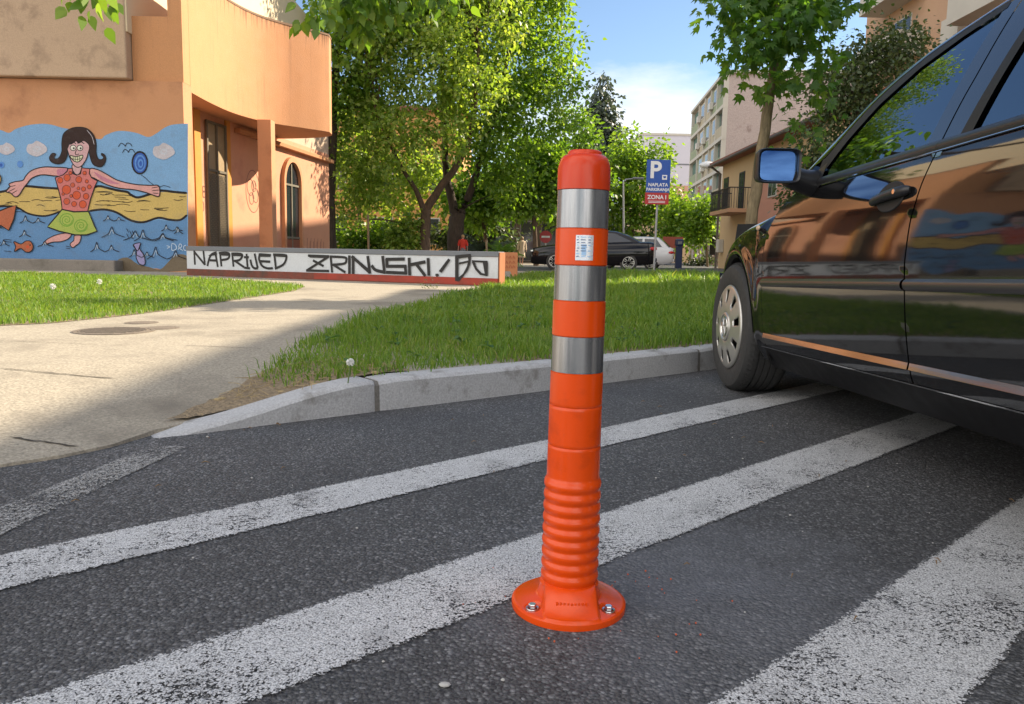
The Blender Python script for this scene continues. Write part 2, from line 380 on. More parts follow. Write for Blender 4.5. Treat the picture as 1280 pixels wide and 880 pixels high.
# ------------------------------------------------------------------ lawns and grass
def inpoly(x, y, poly):
    x = np.asarray(x); y = np.asarray(y); r = np.zeros(x.shape, bool); j = len(poly)-1
    for i in range(len(poly)):
        xi, yi = poly[i]; xj, yj = poly[j]
        r ^= ((yi > y) != (yj > y)) & (x < (xj-xi)*(y-yi)/(yj-yi+1e-12)+xi); j = i
    return r
LAWN_R = [(-.92,3.02),(-1.08,3.25),(-1.14,4.3),(-1.1,5.3),(-1.04,6.4),(-.8,8.3),(-.55,10.3),(-.2,14.5),(.16,18.6),(.6,21.5),(14,20),(9.2,11.05),(3.0,5.98),(1.08,4.44),(.12,3.66),(-.62,3.05)]
LAWN_L = [(-3.3,4.62),(-3.0,5.0),(-2.86,5.6),(-2.8,6.2),(-2.78,7.8),(-2.74,9.6),(-2.95,10.9),(-4.2,12.2),(-6.0,13.1),(-14,14.6),(-20,14),(-20,5.2),(-6,4.72),(-4.2,4.6)]
def lawn_soil(name, P_):
    m_ = MB(); m_.poly([(x, y, hgt(x, y)+.003) for x, y in P_]); return kind(m_.build(name, M_soil), 'structure')
lawn_soil('lawn', LAWN_R); lawn_soil('lawn', LAWN_L)
def blades(name, P_, zones, mats):
    V, Fq, MI = [], [], []; base = 0; per = []
    bb = (min(p[0] for p in P_), max(p[0] for p in P_))
    for (y0, y1, dens, h0, h1, w) in zones:
        n = int((bb[1]-bb[0])*(y1-y0)*dens); x = rng.uniform(*bb, n); y = rng.uniform(y0, y1, n)
        vis = np.abs(x) < y*.72+.4
        k = inpoly(x, y, P_) & vis & ((x < 1.05+(y-3.5)*.75) | (y > 5)); x, y = x[k], y[k]; n = len(x); x = x+rng.normal(0, .028, n); y = y+rng.normal(0, .028, n)
        # clumpy growth
        f = .55+.45*np.sin(x*2.1+1.3*np.sin(y*1.7))*np.cos(y*1.9+x*.7)
        f2 = .75+.5*np.sin(x*9+2*np.sin(y*7))*np.cos(y*8.3)
        h = rng.uniform(h0, h1, n)*(.6+.6*f)*(.7+.45*f2)
        # longer by the kerb on the right, towards the parked car
        h *= 1+.9*np.clip((x-.5)/2.2, 0, 1)*(P_ is LAWN_R)*np.clip((y-3.6)/1.2, 0, 1)
        a = rng.uniform(0, 2*np.pi, n); ln = rng.uniform(.15, .95, n)*h; w_ = w*rng.uniform(.6, 1.3, n)
        b = rng.uniform(0, 2*np.pi, n); bx, by = np.cos(b)*w_, np.sin(b)*w_
        z0 = np.array([hgt(p, q) for p, q in zip(x, y)])+.004 if n < 90000 else np.full(n, PZ+.004)
        q = np.empty((n, 5, 3))
        q[:, 0] = np.c_[x-bx, y-by, z0]; q[:, 1] = np.c_[x+bx, y+by, z0]
        mx, my = x+np.cos(a)*ln*.35, y+np.sin(a)*ln*.35
        q[:, 2] = np.c_[mx+bx*.75, my+by*.75, z0+h*.62]; q[:, 3] = np.c_[mx-bx*.75, my-by*.75, z0+h*.62]
        q[:, 4] = np.c_[x+np.cos(a)*ln, y+np.sin(a)*ln, z0+h*(1-.25*ln/h)]
        V.append(q.reshape(-1, 3)); per.append(n)
    V = np.concatenate(V); n = len(V)//5; me = bpy.data.meshes.new(name)
    me.vertices.add(len(V)); me.vertices.foreach_set('co', V.astype(np.float32).ravel())
    i = np.arange(n)*5; loops = np.stack([i, i+1, i+2, i+3, i+3, i+2, i+4], 1).ravel()
    me.loops.add(len(loops)); me.loops.foreach_set('vertex_index', loops.astype(np.int32))
    st = (np.arange(n)*7)[:, None]+np.array([0, 4]); me.polygons.add(2*n); me.polygons.foreach_set('loop_start', st.ravel().astype(np.int32))
    me.polygons.foreach_set('use_smooth', np.ones(2*n, bool)); me.materials.append(mats); me.update(calc_edges=True); me.validate()
    o = bpy.data.objects.new(name, me); COL.objects.link(o); return o
M_grass = leafmat('grass_blades', [(.055,.115,.014),(.09,.18,.020),(.13,.235,.028),(.18,.26,.045),(.30,.28,.11)], .42, .5, 1.7)
g = blades('grass', LAWN_R, [(2.9, 5, 3600, .03, .09, .0028), (5, 8, 1700, .04, .10, .0042), (8, 13, 620, .05, .12, .007), (13, 21.5, 260, .06, .14, .011)], M_grass)
kind(tag(g, 'shaded green grass growing along the kerb behind the orange bollard', 'grass'), 'stuff')
g = blades('grass', LAWN_L, [(4.5, 8, 2300, .025, .06, .0032), (8, 14.6, 900, .03, .075, .0055)], M_grass)
kind(tag(g, 'sunlit bright green grass in front of the mural wall', 'grass'), 'stuff')
wd = MB(); wr = random.Random(5)
for k in range(260):
    x, y = wr.uniform(-1, 4), wr.uniform(3.2, 10)
    if not inpoly([x], [y], LAWN_R)[0] or y < 3.55+(x+.2)*.8: continue
    for j in range(wr.randint(4, 8)):
        a = wr.uniform(0, 6.28); l = wr.uniform(.03, .075); z = hgt(x, y)+wr.uniform(.02, .05); c_, s_ = math.cos(a), math.sin(a); e = wr.uniform(.0, .03)
        wd.add([(x, y, z), (x+c_*l*.5-s_*l*.22, y+s_*l*.5+c_*l*.22, z+e), (x+c_*l, y+s_*l, z+e*.5), (x+c_*l*.5+s_*l*.22, y+s_*l*.5-c_*l*.22, z+e)], [(0, 1, 2, 3)])
kind(tag(wd.build('lawn_weeds', leafmat('weed_leaves', [(.04,.10,.02),(.07,.15,.03),(.11,.19,.05)], .35), fix=False), 'broad leaved weeds growing through the shaded grass by the kerb', 'weeds'), 'stuff')
# bare soil corner with roots and dry stalks
bs = [(-1.185,2.605),(-1.0,2.762),(-.8,2.925),(-.6,3.082),(-.42,3.215),(-.55,3.4),(-.75,3.55),(-.95,3.6),(-1.1,3.4),(-1.12,3.0)]
bs2 = []
for a, b in zip(bs, bs[1:]+bs[:1]):
    for k in range(9): bs2.append((a[0]+(b[0]-a[0])*k/9+random.uniform(-.012, .012), a[1]+(b[1]-a[1])*k/9+random.uniform(-.012, .012)))
m_ = MB(); m_.poly([(x, y, hgt(x, y)+.009) for x, y in bs2]); kind(m_.build('bare_soil', M_soil), 'structure')
M_dry = mat('dry_stalks', (.33, .25, .13), .8, .3, 20)
ds = MB()
for k in range(150):
    x, y = random.uniform(-1.08, -.5), random.uniform(2.75, 3.6)
    if not inpoly([x], [y], bs)[0]: continue
    a = random.uniform(0, 6.28); l = random.uniform(.03, .12); z = hgt(x, y)+.016
    ds.tube([(x, y, z), (x+math.cos(a)*l*.5, y+math.sin(a)*l*.5, z+random.uniform(.005, .03)), (x+math.cos(a)*l, y+math.sin(a)*l, z+random.uniform(0, .02))], .0012, 4)
for k in range(130):
    x, y = random.uniform(-1.12, -.5), random.uniform(2.65, 3.6)
    if inpoly([x], [y], bs)[0]: q = random.choice((.004, .006, .01, .018)); ds.ball((x, y, hgt(x, y)+.01), (q, q*.7, q*.45), 6)
kind(tag(ds.build('dry_stalks', M_dry, fix=False), 'dry straw and roots lying on the bare soil corner by the kerb', 'dry stalks'), 'stuff')
M_wht = solid('dandelion_fluff', (.75, .75, .72), .9); M_stem = solid('dandelion_stem', (.12, .18, .05), .7)
for i, (u, v, z, lab) in enumerate(((438, 453, .20, 'white dandelion clock at the grass edge above the kerb'), (66, 358, .26, 'white dandelion clock in the sunlit lawn below the mural, leftmost of two'), (124, 352, .28, 'white dandelion clock in the sunlit lawn below the mural, right one of two'))):
    p = gz(u, v, z); d_ = thing('dandelion', lab, 'dandelion', (p.x, p.y, PZ), 'dandelion clocks in the lawns'); r_ = .016 if i == 0 else .028
    MB().tube([(p.x-.01, p.y, PZ), (p.x, p.y, z)], .0025, 5).build('stem', M_stem, d_)
    fl = MB()
    for k in range(70):
        q = Vector(rng.normal(size=3)).normalized(); fl.tube([p, p+q*r_], [.0006, .0022], 4)
    fl.build('seed_head', M_wht, d_, fix=False)
# road litter
M_lit = [solid('dry_leaf', (.20, .12, .05), .8), solid('pebble', (.42, .41, .39), .8), solid('orange_chip', (.55, .09, .02), .6)]
lt = MB()
for k in range(420):
    i_ = random.randrange(len(KS)); p = KS[i_]
    if not -3.2 < p.x < -.75: continue
    d_ = random.gauss(-.03, .05); x, y = p.x+bk.x*d_, p.y+bk.y*d_; q = random.uniform(.0015, .006); lt.ball((x, y, max(.003, hgt(x, y)*(d_ > 0)+.003)), (q, q*.8, q*.5), 5, random.choice((0, 1, 1)))
for k in range(46):
    a = random.uniform(0, 6.28); r_ = random.uniform(.08, .22); x, y = .11+math.cos(a)*r_*1.3+.03, 1.31+math.sin(a)*r_*.9
    if math.hypot(x-.11, y-1.31) < .112: continue
    q = random.uniform(.0008, .002); lt.ball((x, y, .003), q, 5, 2)
for k in range(120):
    x, y = random.uniform(-2, 2.4), random.uniform(.9, 4.2)
    if y > 2.9+(x+.6)*.78: continue
    q = random.uniform(.0012, .0035); lt.ball((x, y, .004), (q, q*.8, q*.6), 6, 1)
for k in range(40):
    x, y = random.uniform(-1.6, 1.6), random.uniform(.95, 3.4)
    if y > 2.9+(x+.6)*.78: continue
    a = random.uniform(0, 6.28); l = random.uniform(.004, .012); lt.tube([(x, y, .006), (x+math.cos(a)*l, y+math.sin(a)*l, .010), (x+math.cos(a)*2*l, y+math.sin(a)*2*l, .006)], [.0008, .0015, .0006], 4, 0)
p = gz(556, 858); lt.ball((p.x, p.y, .003), (.009, .006, .003), 8, 1)
kind(tag(lt.build('road_litter', M_lit, fix=False), 'tiny pebbles, dry stems and orange shavings scattered on the asphalt', 'litter'), 'stuff')

# ------------------------------------------------------------------ bollard
M_or = mat('orange_plastic', (.72, .068, .003), .23, .06, 14, bmp=.02, bs=60, bd=.002, ior=1.45, stain=((.50, .05, .006), .54, .85, 18))
M_or2 = mat('orange_cap_plastic', (.60, .044, .006), .23, .05, 14, bmp=.02, bs=60, bd=.002, ior=1.42)
def refl_mat():
    m, t, out = nt('reflective_sheeting'); p = N(t, 'ShaderNodeBsdfPrincipled', Metallic=.8, Roughness=.26)
    co_ = mapco(t, (1, 1, .035)); k = noise(t, co_, 85, 4, .65)
    t.links.new(ramp(t, k, [(.3, (.22,.225,.24)), (.7, (.46,.465,.48))]), p.inputs['Base Color'])
    w = N(t, 'ShaderNodeTexVoronoi', Scale=420); t.links.new(mapco(t), w.inputs['Vector'])
    h = math_(t, 'ADD', math_(t, 'MULTIPLY', k, 1.0), math_(t, 'MULTIPLY', w.outputs['Distance'], .12))
    t.links.new(bump(t, h, .12, .003), p.inputs['Normal']); t.links.new(p.outputs[0], out.inputs[0]); return m
M_ref = refl_mat()
BX, BY = .110, 1.312
bo = thing('bollard', 'glossy orange flexible bollard with three grey reflective bands, bolted to the asphalt', 'bollard', (BX, BY, 0), local=True)
bo.rotation_euler = (0, R(.35), 0)
def rad(z): return .0474-(z-.04)/.69*.0036
rib = [(.0525, .046)]
z = .050
for k in range(9):
    for j in range(10):
        q = j/10; rib.append((rad(z)+.0010+.0030*math.sin(q*math.pi)**1.3, z+q*.0208))
    z += .0208
tp_ = rib+[(rad(z)+.0006, z), (rad(z), z+.003), (rad(z+.006), z+.006)]
for zc in (.296, .366): tp_ += [(rad(zc-.006), zc-.006), (rad(zc-.0012), zc-.0012), (rad(zc)-.0011, zc), (rad(zc+.0012), zc+.0012), (rad(zc+.006), zc+.006)]
for a_, b_ in ((.424, .487), (.546, .606), (.666, .730)): tp_ += [(rad(a_-.006), a_-.006), (rad(a_), a_-.0008), (rad(a_)-.0018, a_), (rad(b_)-.0018, b_), (rad(b_), b_+.0008), (rad(b_+.006), b_+.006)]
tp_ = [q for q in tp_ if q[1] <= .7302]
MB().lathe(tp_, n=72).build('tube', M_or, bo, True, sharp=60)
MB().lathe([(rad(.73)-.002, .729), (rad(.73)+.0004, .730), (rad(.73)+.0004, .765), (.0418, .774), (.0395, .781), (.0355, .7855), (.031, .7875), (.0285, .7878), (.0283, .792), (.026, .7945), (.0, .795)], n=72).build('cap', M_or2, bo, True, sharp=60)
for a_, b_ in ((.424, .487), (.546, .606), (.666, .730)):
    MB().lathe([(rad(a_)-.0016, a_+.0006), (rad(a_)-.0006, a_+.0012), (rad(b_)-.0006, b_-.0012), (rad(b_)-.0016, b_-.0006)], n=72).build('reflective_band', M_ref, bo, True)
# base: shallow dome, raised front facet, moulded lettering worn smooth
fl = MB(); nseg = 264; rws = []
sstep = lambda a, b, x: (lambda q: q*q*(3-2*q))(max(0, min(1, (x-a)/(b-a))))
prof = [(.0, .052), (.0475, .052), (.0485, .050)]+[(.050+.0021*k, None) for k in range(22)]+[(.0975, None), (.0995, .0122), (.1015, .0105), (.102, .007), (.1015, .0)]
for r_, z in prof:
    row = []
    for k in range(nseg):
        a = k*2*math.pi/nseg; x, y = r_*math.cos(a), r_*math.sin(a); zz = z
        if z is None:
            disk = .0135+.0125*(1-(r_-.048)/.05)**1.4                       # low dome of the flange
            disk = max(disk, .052-(r_-.048)*3.4)                             # fillet up to the tube
            ridge = .0505-.0345*sstep(.046, .098, r_)                        # raised block in front of and behind the tube
            w = 1-sstep(.0445, .0485, abs(x)); pocket = 0
            for bx, by in ((-.066, -.047), (.066, -.047)): pocket = max(pocket, 1-sstep(.0125, .0165, math.hypot(x-bx, y-by)))
            disk = disk+(.0120-disk)*pocket if r_ > .06 else disk
            zz = disk+(max(ridge, disk)-disk)*w if abs(y) > .02 else disk
        row.append((x, y, zz))
    rws.append(row)
fl.grid(rws, close=True)
fo = fl.build('base_flange', M_or, bo, True, sharp=40)
em = MB()
for k in range(9):
    a = -math.pi/2+(k-4)*.062; r_ = .074; h = .0385
    c_, s_ = math.cos(a), math.sin(a)
    em.box(((k-4)*.0062-.0018, -.0735+abs(k-4)*.0007, .030), ((k-4)*.0062+.0018, -.0665+abs(k-4)*.0007, .0350))
em.build('embossing', M_or, fo)
M_zinc = mat('zinc_bolt', (.62, .62, .63), .28, .1, 40, metal=1)
for x, y in ((-.066, -.047), (.066, -.047)):
    b_ = MB().lathe([(.0, .022), (.0062, .022), (.0070, .0205), (.0070, .015)], (x, y, 0), 6).build('bolt', M_zinc, bo)
    MB().lathe([(.0085, .0145), (.0112, .0155), (.0118, .014), (.0118, .0115)], (x, y, 0), 24).build('washer', M_zinc, b_, True)
# sticker
M_stk = [mat('sticker_foil', (.72, .75, .80), .28, .1, 60, metal=.5), solid('sticker_print', (.15, .2, .32), .5), solid('sticker_blue', (.35, .55, .8), .4)]
sk = MB()
def on_tube(th, z, off=.0012):
    a = -math.pi/2+th; return ((rad(z)+off)*math.cos(a), (rad(z)+off)*math.sin(a), z)
def patch(t0, t1, z0, z1, mi, off):
    sk.grid([[on_tube(t0+(t1-t0)*i/8, z0+(z1-z0)*j/2, off) for i in range(9)] for j in range(3)], mi)
patch(-.30, .36, .614, .655, 0, .0006)
for j in range(8):
    zc = .651-j*.0045
    for w0, w1 in ((-.27, -.16), (-.12, .10), (.14, .30)):
        if random.random() < .75: patch(w0+random.uniform(0, .04), w1-random.uniform(0, .05), zc, zc+.0016, 1 if random.random() < .6 else 2, .0010)
patch(-.08, .10, .622, .640, 2, .0009)
sk.build('sticker', M_stk, bo, True)

# ------------------------------------------------------------------ corner building with the mural
M_or_st = mat('orange_stucco', (.54, .265, .135), .9, .07, 1.5, .10, 60, .5, 45, .012, stain=((.33, .145, .075), .52, .78, 1.1))
M_or_par = mat('orange_stucco_streaked', (.56, .27, .125), .9, .07, 1.5, .12, 60, .5, 45, .012, streak=((.30, .145, .08), .57, .86))
M_pk_st = mat('pink_stucco', (.57, .28, .165), .9, .07, 1.5, .10, 60, .5, 45, .012, stain=((.44, .19, .12), .55, .8, 1.2))
M_bg_st = mat('beige_stucco', (.50, .355, .245), .9, .07, 1.2, .16, 45, .5, 45, .012, stain=((.29, .20, .14), .53, .72, 1.8))
M_pale = mat('pale_yellow_wall', (.66, .55, .38), .9, .06, 1.5)
M_white_w = mat('white_paint_wall', (.58, .60, .63), .85, .08, 4, .10, 60, .2, 60, .005, stain=((.42, .42, .42), .55, .8, 2.5))
M_cap = mat('grey_paint', (.17, .18, .20), .8, .1, 4, .1, 60)
M_redb = mat('red_brown_paint', (.20, .055, .035), .85, .2, 5, .2, 40, stain=((.10, .055, .04), .45, .65, 3))
M_blk = mat('black_paint', (.012, .010, .010), .6, .2, 10)
M_glassd = solid('dark_window_glass', (.02, .025, .03), .08, ior=1.7)
M_soff = mat('soffit_paint', (.55, .29, .15), .9, .08, 2, .1, 50, stain=((.25, .14, .09), .62, .74, 3))
MYW = 16.5
bd = thing('corner_building', 'orange stucco building with a painted mural, an overhanging curved balcony and an arched window', 'building', (-9, 20, PZ))
MB().box((-30, MYW, .0), (-6.95, 16.94, 4.055)).build('mural_wall', M_or_st, bd)
MB().prism([(-8.0, MYW+.06, 4.06), (-8.0, MYW+.06, 5.36), (-7.24, MYW+.06, 5.36), (-7.24, MYW+.06, 6.52), (-6.953, MYW+.06, 6.52), (-6.953, MYW+.06, 4.06)], (0, .38, 0)).build('upper_wall', M_or_par, bd)
bev(MB().box((-30, 16.33, 4.07), (-8.02, 33, 9.5)).build('upper_storey', M_bg_st, bd), .03)
MB().box((-8.03, 16.36, 5.0), (-7.985, 33, 9.45)).build('upper_side_wall', M_pale, bd)
MB().box((-9.3, 16.75, .0), (-7.3, 27.7, 4.0)).build('side_wall', M_pk_st, bd)
MB().box((-9.3, 23.4, 4.003), (-7.31, 27.7, 6.0)).build('side_wall_top', mat('pale_plaster', (.50, .37, .27), .9, .1, 2), bd)
MB().box((-12, 16.95, 4.005), (-7.9, 28.5, 5.2)).build('upper_floor', M_or_st, bd)
# ledge at the foot of the mural
bev(MB().box((-30, 16.12, .0), (-8.34, 16.495, .345)).build('ledge', mat('ledge_concrete', (.24,.21,.18), .9, .15, 4, .2, 60, stain=((.1,.09,.07), .5, .75, 2)), bd), .02)
# curved balcony
pl = [Vector((-6.95, 16.9))]
for u, v in ((262, 128), (290, 140.5), (320, 149.5), (350, 155.5), (380, 160), (400, 163), (412, 165)):
    p = gz(u, v, 3.93); pl.append(Vector((p.x, p.y)))
cv = [Vector(p) for p in crom([tuple(p) for p in pl], 6)]
end = cv[-1]; tail = [Vector((end.x-.15, end.y+.75)), Vector((end.x-.9, end.y+1.25)), Vector((-7.29, end.y+1.55))]
cvf = cv+[Vector(p) for p in crom([tuple(end)]+[tuple(p) for p in tail], 5)][1:]
def offs(path, d):
    out = []
    for i, p in enumerate(path):
        t_ = (path[min(i+1, len(path)-1)]-path[max(i-1, 0)]).normalized(); out.append(p+Vector((-t_.y, t_.x))*d)
    return out
inn = offs(cvf, .2)
par = MB(); par.grid([[(p.x, p.y, z) for p in cvf] for z in (3.93, 4.2, 5.0, 5.8, 6.52)]+[[(p.x, p.y, z) for p in inn] for z in (6.52, 4.1)])
pr = par.build('balcony_parapet', M_or_par, bd, True)
sf = MB(); sf.poly([(p.x, p.y, 3.935) for p in cvf]+[(-8.6, cvf[-1].y, 3.935), (-8.6, 16.95, 3.935)]); sf.poly([(p.x, p.y, 4.15) for p in cvf]+[(-8.6, cvf[-1].y, 4.15), (-8.6, 16.95, 4.15)])
sf.build('balcony_soffit', M_soff, bd)
co_m = MB(); co_m.grid([[(p.x+q*.0, p.y, z) for p in offs(cvf, -.012)] for q, z in ((0, 6.5), (0, 6.55))]+[[(p.x, p.y, 6.555) for p in offs(cvf, .215)]])
co_m.build('parapet_coping', mat('coping', (.25, .15, .09), .9, .2, 6), bd)
c0 = gz(335, 166, 3.93)
bev(MB().box((-6.62, 20.15, .0), (-6.27, 20.5, 3.932)).build('column', M_or_st, bd), .012)
# fin beside the mural, jambs and door
M_door = mat('door_metal', (.13, .11, .075), .6, .2, 10); M_jamb = mat('yellow_jamb', (.55, .24, .045), .85, .1, 4)
dr = MB().box((-7.296, 19.42, .12), (-7.27, 20.34, 3.75)).build('door', mat('door_leaf', (.30, .22, .12), .55, .2, 6), bd)
fr = MB()
for y in (19.38, 19.84, 20.30): fr.box((-7.27, y, .12), (-7.225, y+.06, 3.78))
for z in (2.55, 3.72): fr.box((-7.268, 19.38, z), (-7.228, 20.36, z+.06))
fr.build('door_frame', M_door, dr)
gr = MB()
for k in range(34):
    y0 = 18.86+.0; z0 = .3+k*.09-1.1
    for sgn in (1, -1):
        a_ = max(0, (.2-z0)/1.1); b_ = min(1, (2.5-z0)/1.1)
        if b_ > a_:
            ya, yb = (19.44+.86*a_, 19.44+.86*b_) if sgn > 0 else (20.30-.86*a_, 20.30-.86*b_)
            gr.tube([(-7.25, ya, z0+1.1*a_), (-7.25, yb, z0+1.1*b_)], .009, 4, cap=False)
gr.build('door_grille', M_door, dr, fix=False)
MB().box((-7.298, 18.74, .12), (-7.19, 19.02, 3.93)).build('door_jamb', M_jamb, bd)
MB().box((-7.298, 20.38, .12), (-7.24, 20.58, 3.93)).build('door_jamb', M_jamb, bd)
# arched window
def arch(y0, y1, zb, zt, n=18):
    c_ = (y0+y1)/2; r_ = (y1-y0)/2; sp = zt-r_*1.15
    return [(y0, zb)]+[(c_-r_*math.cos(k*math.pi/n), sp+(zt-sp)*math.sin(k*math.pi/n)) for k in range(n+1)]+[(y1, zb)]
aw = MB().prism([(-7.299, y, z) for y, z in arch(23.84, 25.02, .15, 3.36)], (.012, 0, 0)).build('arched_window', M_glassd, bd)
o_, i_ = arch(23.72, 25.14, .12, 3.50), arch(23.85, 25.01, .12, 3.35)
MB().grid([[(-7.299, y, z) for y, z in o_], [(-7.18, y, z) for y, z in o_], [(-7.18, y, z) for y, z in i_], [(-7.29, y, z) for y, z in i_]]).build('window_surround', M_or_st, aw)
mu = MB()
for z in (2.62, 1.0): mu.box((-7.286, 23.86, z), (-7.25, 25.0, z+.06))
mu.box((-7.284, 24.40, .15), (-7.252, 24.46, 3.32)); mu.build('window_bars', mat('window_bars_paint', (.16, .14, .10), .7), aw)
MB().box((-7.284, 23.88, .2), (-7.26, 24.98, .98)).build('window_panel', mat('brown_panel', (.22, .07, .035), .7, .2, 3), aw)
bev(MB().box((-7.298, 20.9, 3.70), (-7.12, 27.75, 3.82)).build('cornice_band', mat('cornice_paint', (.42, .20, .09), .9), bd), .015)

# mural and graffiti: painted shapes, each layer a hair proud of the last
PCOL = dict(sky=(.19,.36,.60), sky2=(.30,.47,.68), sea=(.115,.245,.45), cloud=(.50,.47,.52), sand=(.56,.40,.13), black=(.013,.010,.011), skin=(.62,.32,.30), skin2=(.48,.19,.26), face=(.58,.36,.38), pink=(.56,.17,.16),
   red=(.56,.09,.035), green=(.36,.43,.09), green2=(.17,.33,.04), hair=(.03,.013,.011), white=(.70,.68,.60), blue=(.03,.10,.40), blue2=(.10,.25,.60), fish=(.42,.12,.055), fishp=(.30,.27,.48), foam=(.5,.6,.72), tooth=(.62,.62,.42), dirt=(.17,.13,.085))
PKEY = list(PCOL); PM = [mat('mural_'+k, v, .88, .12, 3, .22, 50, bmp=.5, bs=45, bd=.01, stain=([x*.62+.06 for x in v], .55, .78, 3.5)) for k, v in PCOL.items()]
mm = MB(); lay = [0]
def wp(x, y):                                                         # crop pixel (0..240, 140..340 of the wall, 4.4x) on the wall plane
    return at(x/4.4, 140+y/4.4, MYW)
def wq(p, l): q = wp(*p); return (q.x, MYW-.0025-.00012*l, q.z)
def nl(): lay[0] += 1; return lay[0]
def shape(pts, col, out=0, smooth=True, n=5):
    q = crom(pts, n, True) if smooth else [np.array(p, float) for p in pts]
    l = nl(); mm.poly([wq(p, l) for p in q], PKEY.index(col))
    if out: line(list(q)+[q[0]], out, raw=True)
def line(pts, w=5, col='black', raw=False, taper=True):
    q = pts if raw else crom(pts, 5); l = nl(); a, b = [], []
    for i, p in enumerate(q):
        p = np.array(p, float); d = np.array(q[min(i+1, len(q)-1)], float)-np.array(q[max(i-1, 0)], float); d /= (np.linalg.norm(d)+1e-9)
        ww = w/2*(.45 if taper and not raw and i in (0, len(q)-1) else 1); nrm = np.array((-d[1], d[0]))*ww
        a.append(wq(p+nrm, l)); b.append(wq(p-nrm, l))
    mm.grid([a, b], PKEY.index(col))
def ell(c_, rx, ry, col, out=0, n=20, rot=0):
    ca, sa = math.cos(rot), math.sin(rot)
    pts = [(c_[0]+rx*math.cos(k*2*math.pi/n)*ca-ry*math.sin(k*2*math.pi/n)*sa, c_[1]+rx*math.cos(k*2*math.pi/n)*sa+ry*math.sin(k*2*math.pi/n)*ca) for k in range(n)]
    shape(pts, col, out, smooth=False)
# background
top = crom([(-700,120),(-560,70),(-430,60),(-320,90),(-200,75),(-90,80),(0,98),(50,115),(90,92),(170,70),(260,66),(340,86),(400,100),(540,150),(580,128),(640,106),(700,106),(760,118),(815,138),(860,118),(910,84),(960,68),(1034,64)], 4)
shape(list(top)+[(1034,860),(-700,860)], 'sky', smooth=False)
shape([(-700,560),(-500,520),(-300,545),(-100,530),(0,520),(90,522),(160,560),(250,570),(330,545),(420,530),(500,545),(570,536),(640,552),(720,596),(790,606),(870,592),(930,600),(990,592),(1030,566),(1030,832),(980,810),(940,850),(890,866),(810,850),(700,845),(640,852),(-700,852)], 'sea', smooth=False)
shape([(640,820),(700,800),(760,838),(820,852),(880,866),(930,820),(960,790),(1000,782),(1034,800),(1034,872),(640,872)], 'dirt', n=3)
sand = [(-700,470),(-400,450),(-200,440),(0,440),(60,415),(140,408),(240,416),(330,424),(420,430),(500,420),(545,410),(600,420),(650,430),(700,440),(720,455),(760,470),(830,450),(880,440),(960,440),(1030,446),(1030,570),(985,596),(930,590),(860,582),(790,604),(730,594),(680,570),(630,550),(560,536),(500,545),(420,540),(330,545),(300,560),(230,572),(160,556),(90,525),(0,520),(-300,545),(-700,560)]
shape(sand, 'sand', smooth=False)
line([(-300,446),(0,440),(60,414),(140,408),(240,416),(330,422)], 13); line([(500,420),(545,408),(600,420),(650,432),(700,440),(720,455),(760,470),(830,450),(880,432),(960,440),(1030,446)], 13)
line([(-700,560),(-300,545),(0,520),(90,524),(160,560),(250,572),(330,548)], 10); line([(490,545),(570,536),(640,552),(720,596),(790,606),(870,582),(930,592),(990,594),(1030,566)], 12)
for k in range(46):
    x = random.uniform(-200, 1000); x = x if not 310 < x < 500 else x+200
    yb = 470+20*math.sin(x*.01)+random.uniform(-15, 70); l = random.uniform(30, 90)
    if x+l < 1025: line([(x, yb), (x+l*.5, yb+random.uniform(-7, 7)), (x+l, yb+random.uniform(-4, 6))], 3.2)
for cx, cy, sc in ((38,204,.85),(204,204,1.08),(902,218,1.15),(-180,210,1.0)):
    shape([(cx-52*sc, cy+8*sc),(cx-46*sc, cy-22*sc),(cx-22*sc, cy-28*sc),(cx-2*sc, cy-42*sc),(cx+26*sc, cy-30*sc),(cx+46*sc, cy-14*sc),(cx+52*sc, cy+8*sc),(cx+30*sc, cy+26*sc),(cx, cy+38*sc),(cx-34*sc, cy+28*sc)], 'cloud', 0)
    for a_ in (0, 2.1, 4.2): line([(cx+16*sc*math.cos(a_+q*.9)*(.5+q*.2), cy+12*sc*math.sin(a_+q*.9)*(.5+q*.2)) for q in range(5)], 2, 'foam')
ell((10,292),16,18,'blue2'); ell((112,287),16,19,'blue2'); ell((8,292),8,9,'blue')
# birds and balloon
for x, y, w in ((690,180,38),(708,214,34)):
    line([(x-w, y+12),(x-w*.6, y-8),(x-w*.1, y+2),(x, y+8),(x+w*.25, y-8),(x+w*.7, y-6),(x+w, y+10)], 4)
line([(775,345),(800,362),(830,390),(870,412),(905,405),(940,416)], 3)
ell((770,279),46,65,'black'); ell((771,280),37,55,'blue'); ell((772,281),30,46,'blue2'); ell((773,282),23,36,'blue'); ell((774,283),15,25,'blue2'); ell((775,284),8,14,'blue')
# legs
for leg in ([(348,668),(300,680),(262,700),(240,722),(258,726),(290,716),(340,712),(382,694),(392,668)], [(412,680),(408,705),(392,720),(388,732),(402,746),(420,734),(440,716),(446,680)]):
    shape(leg, 'skin', 5)
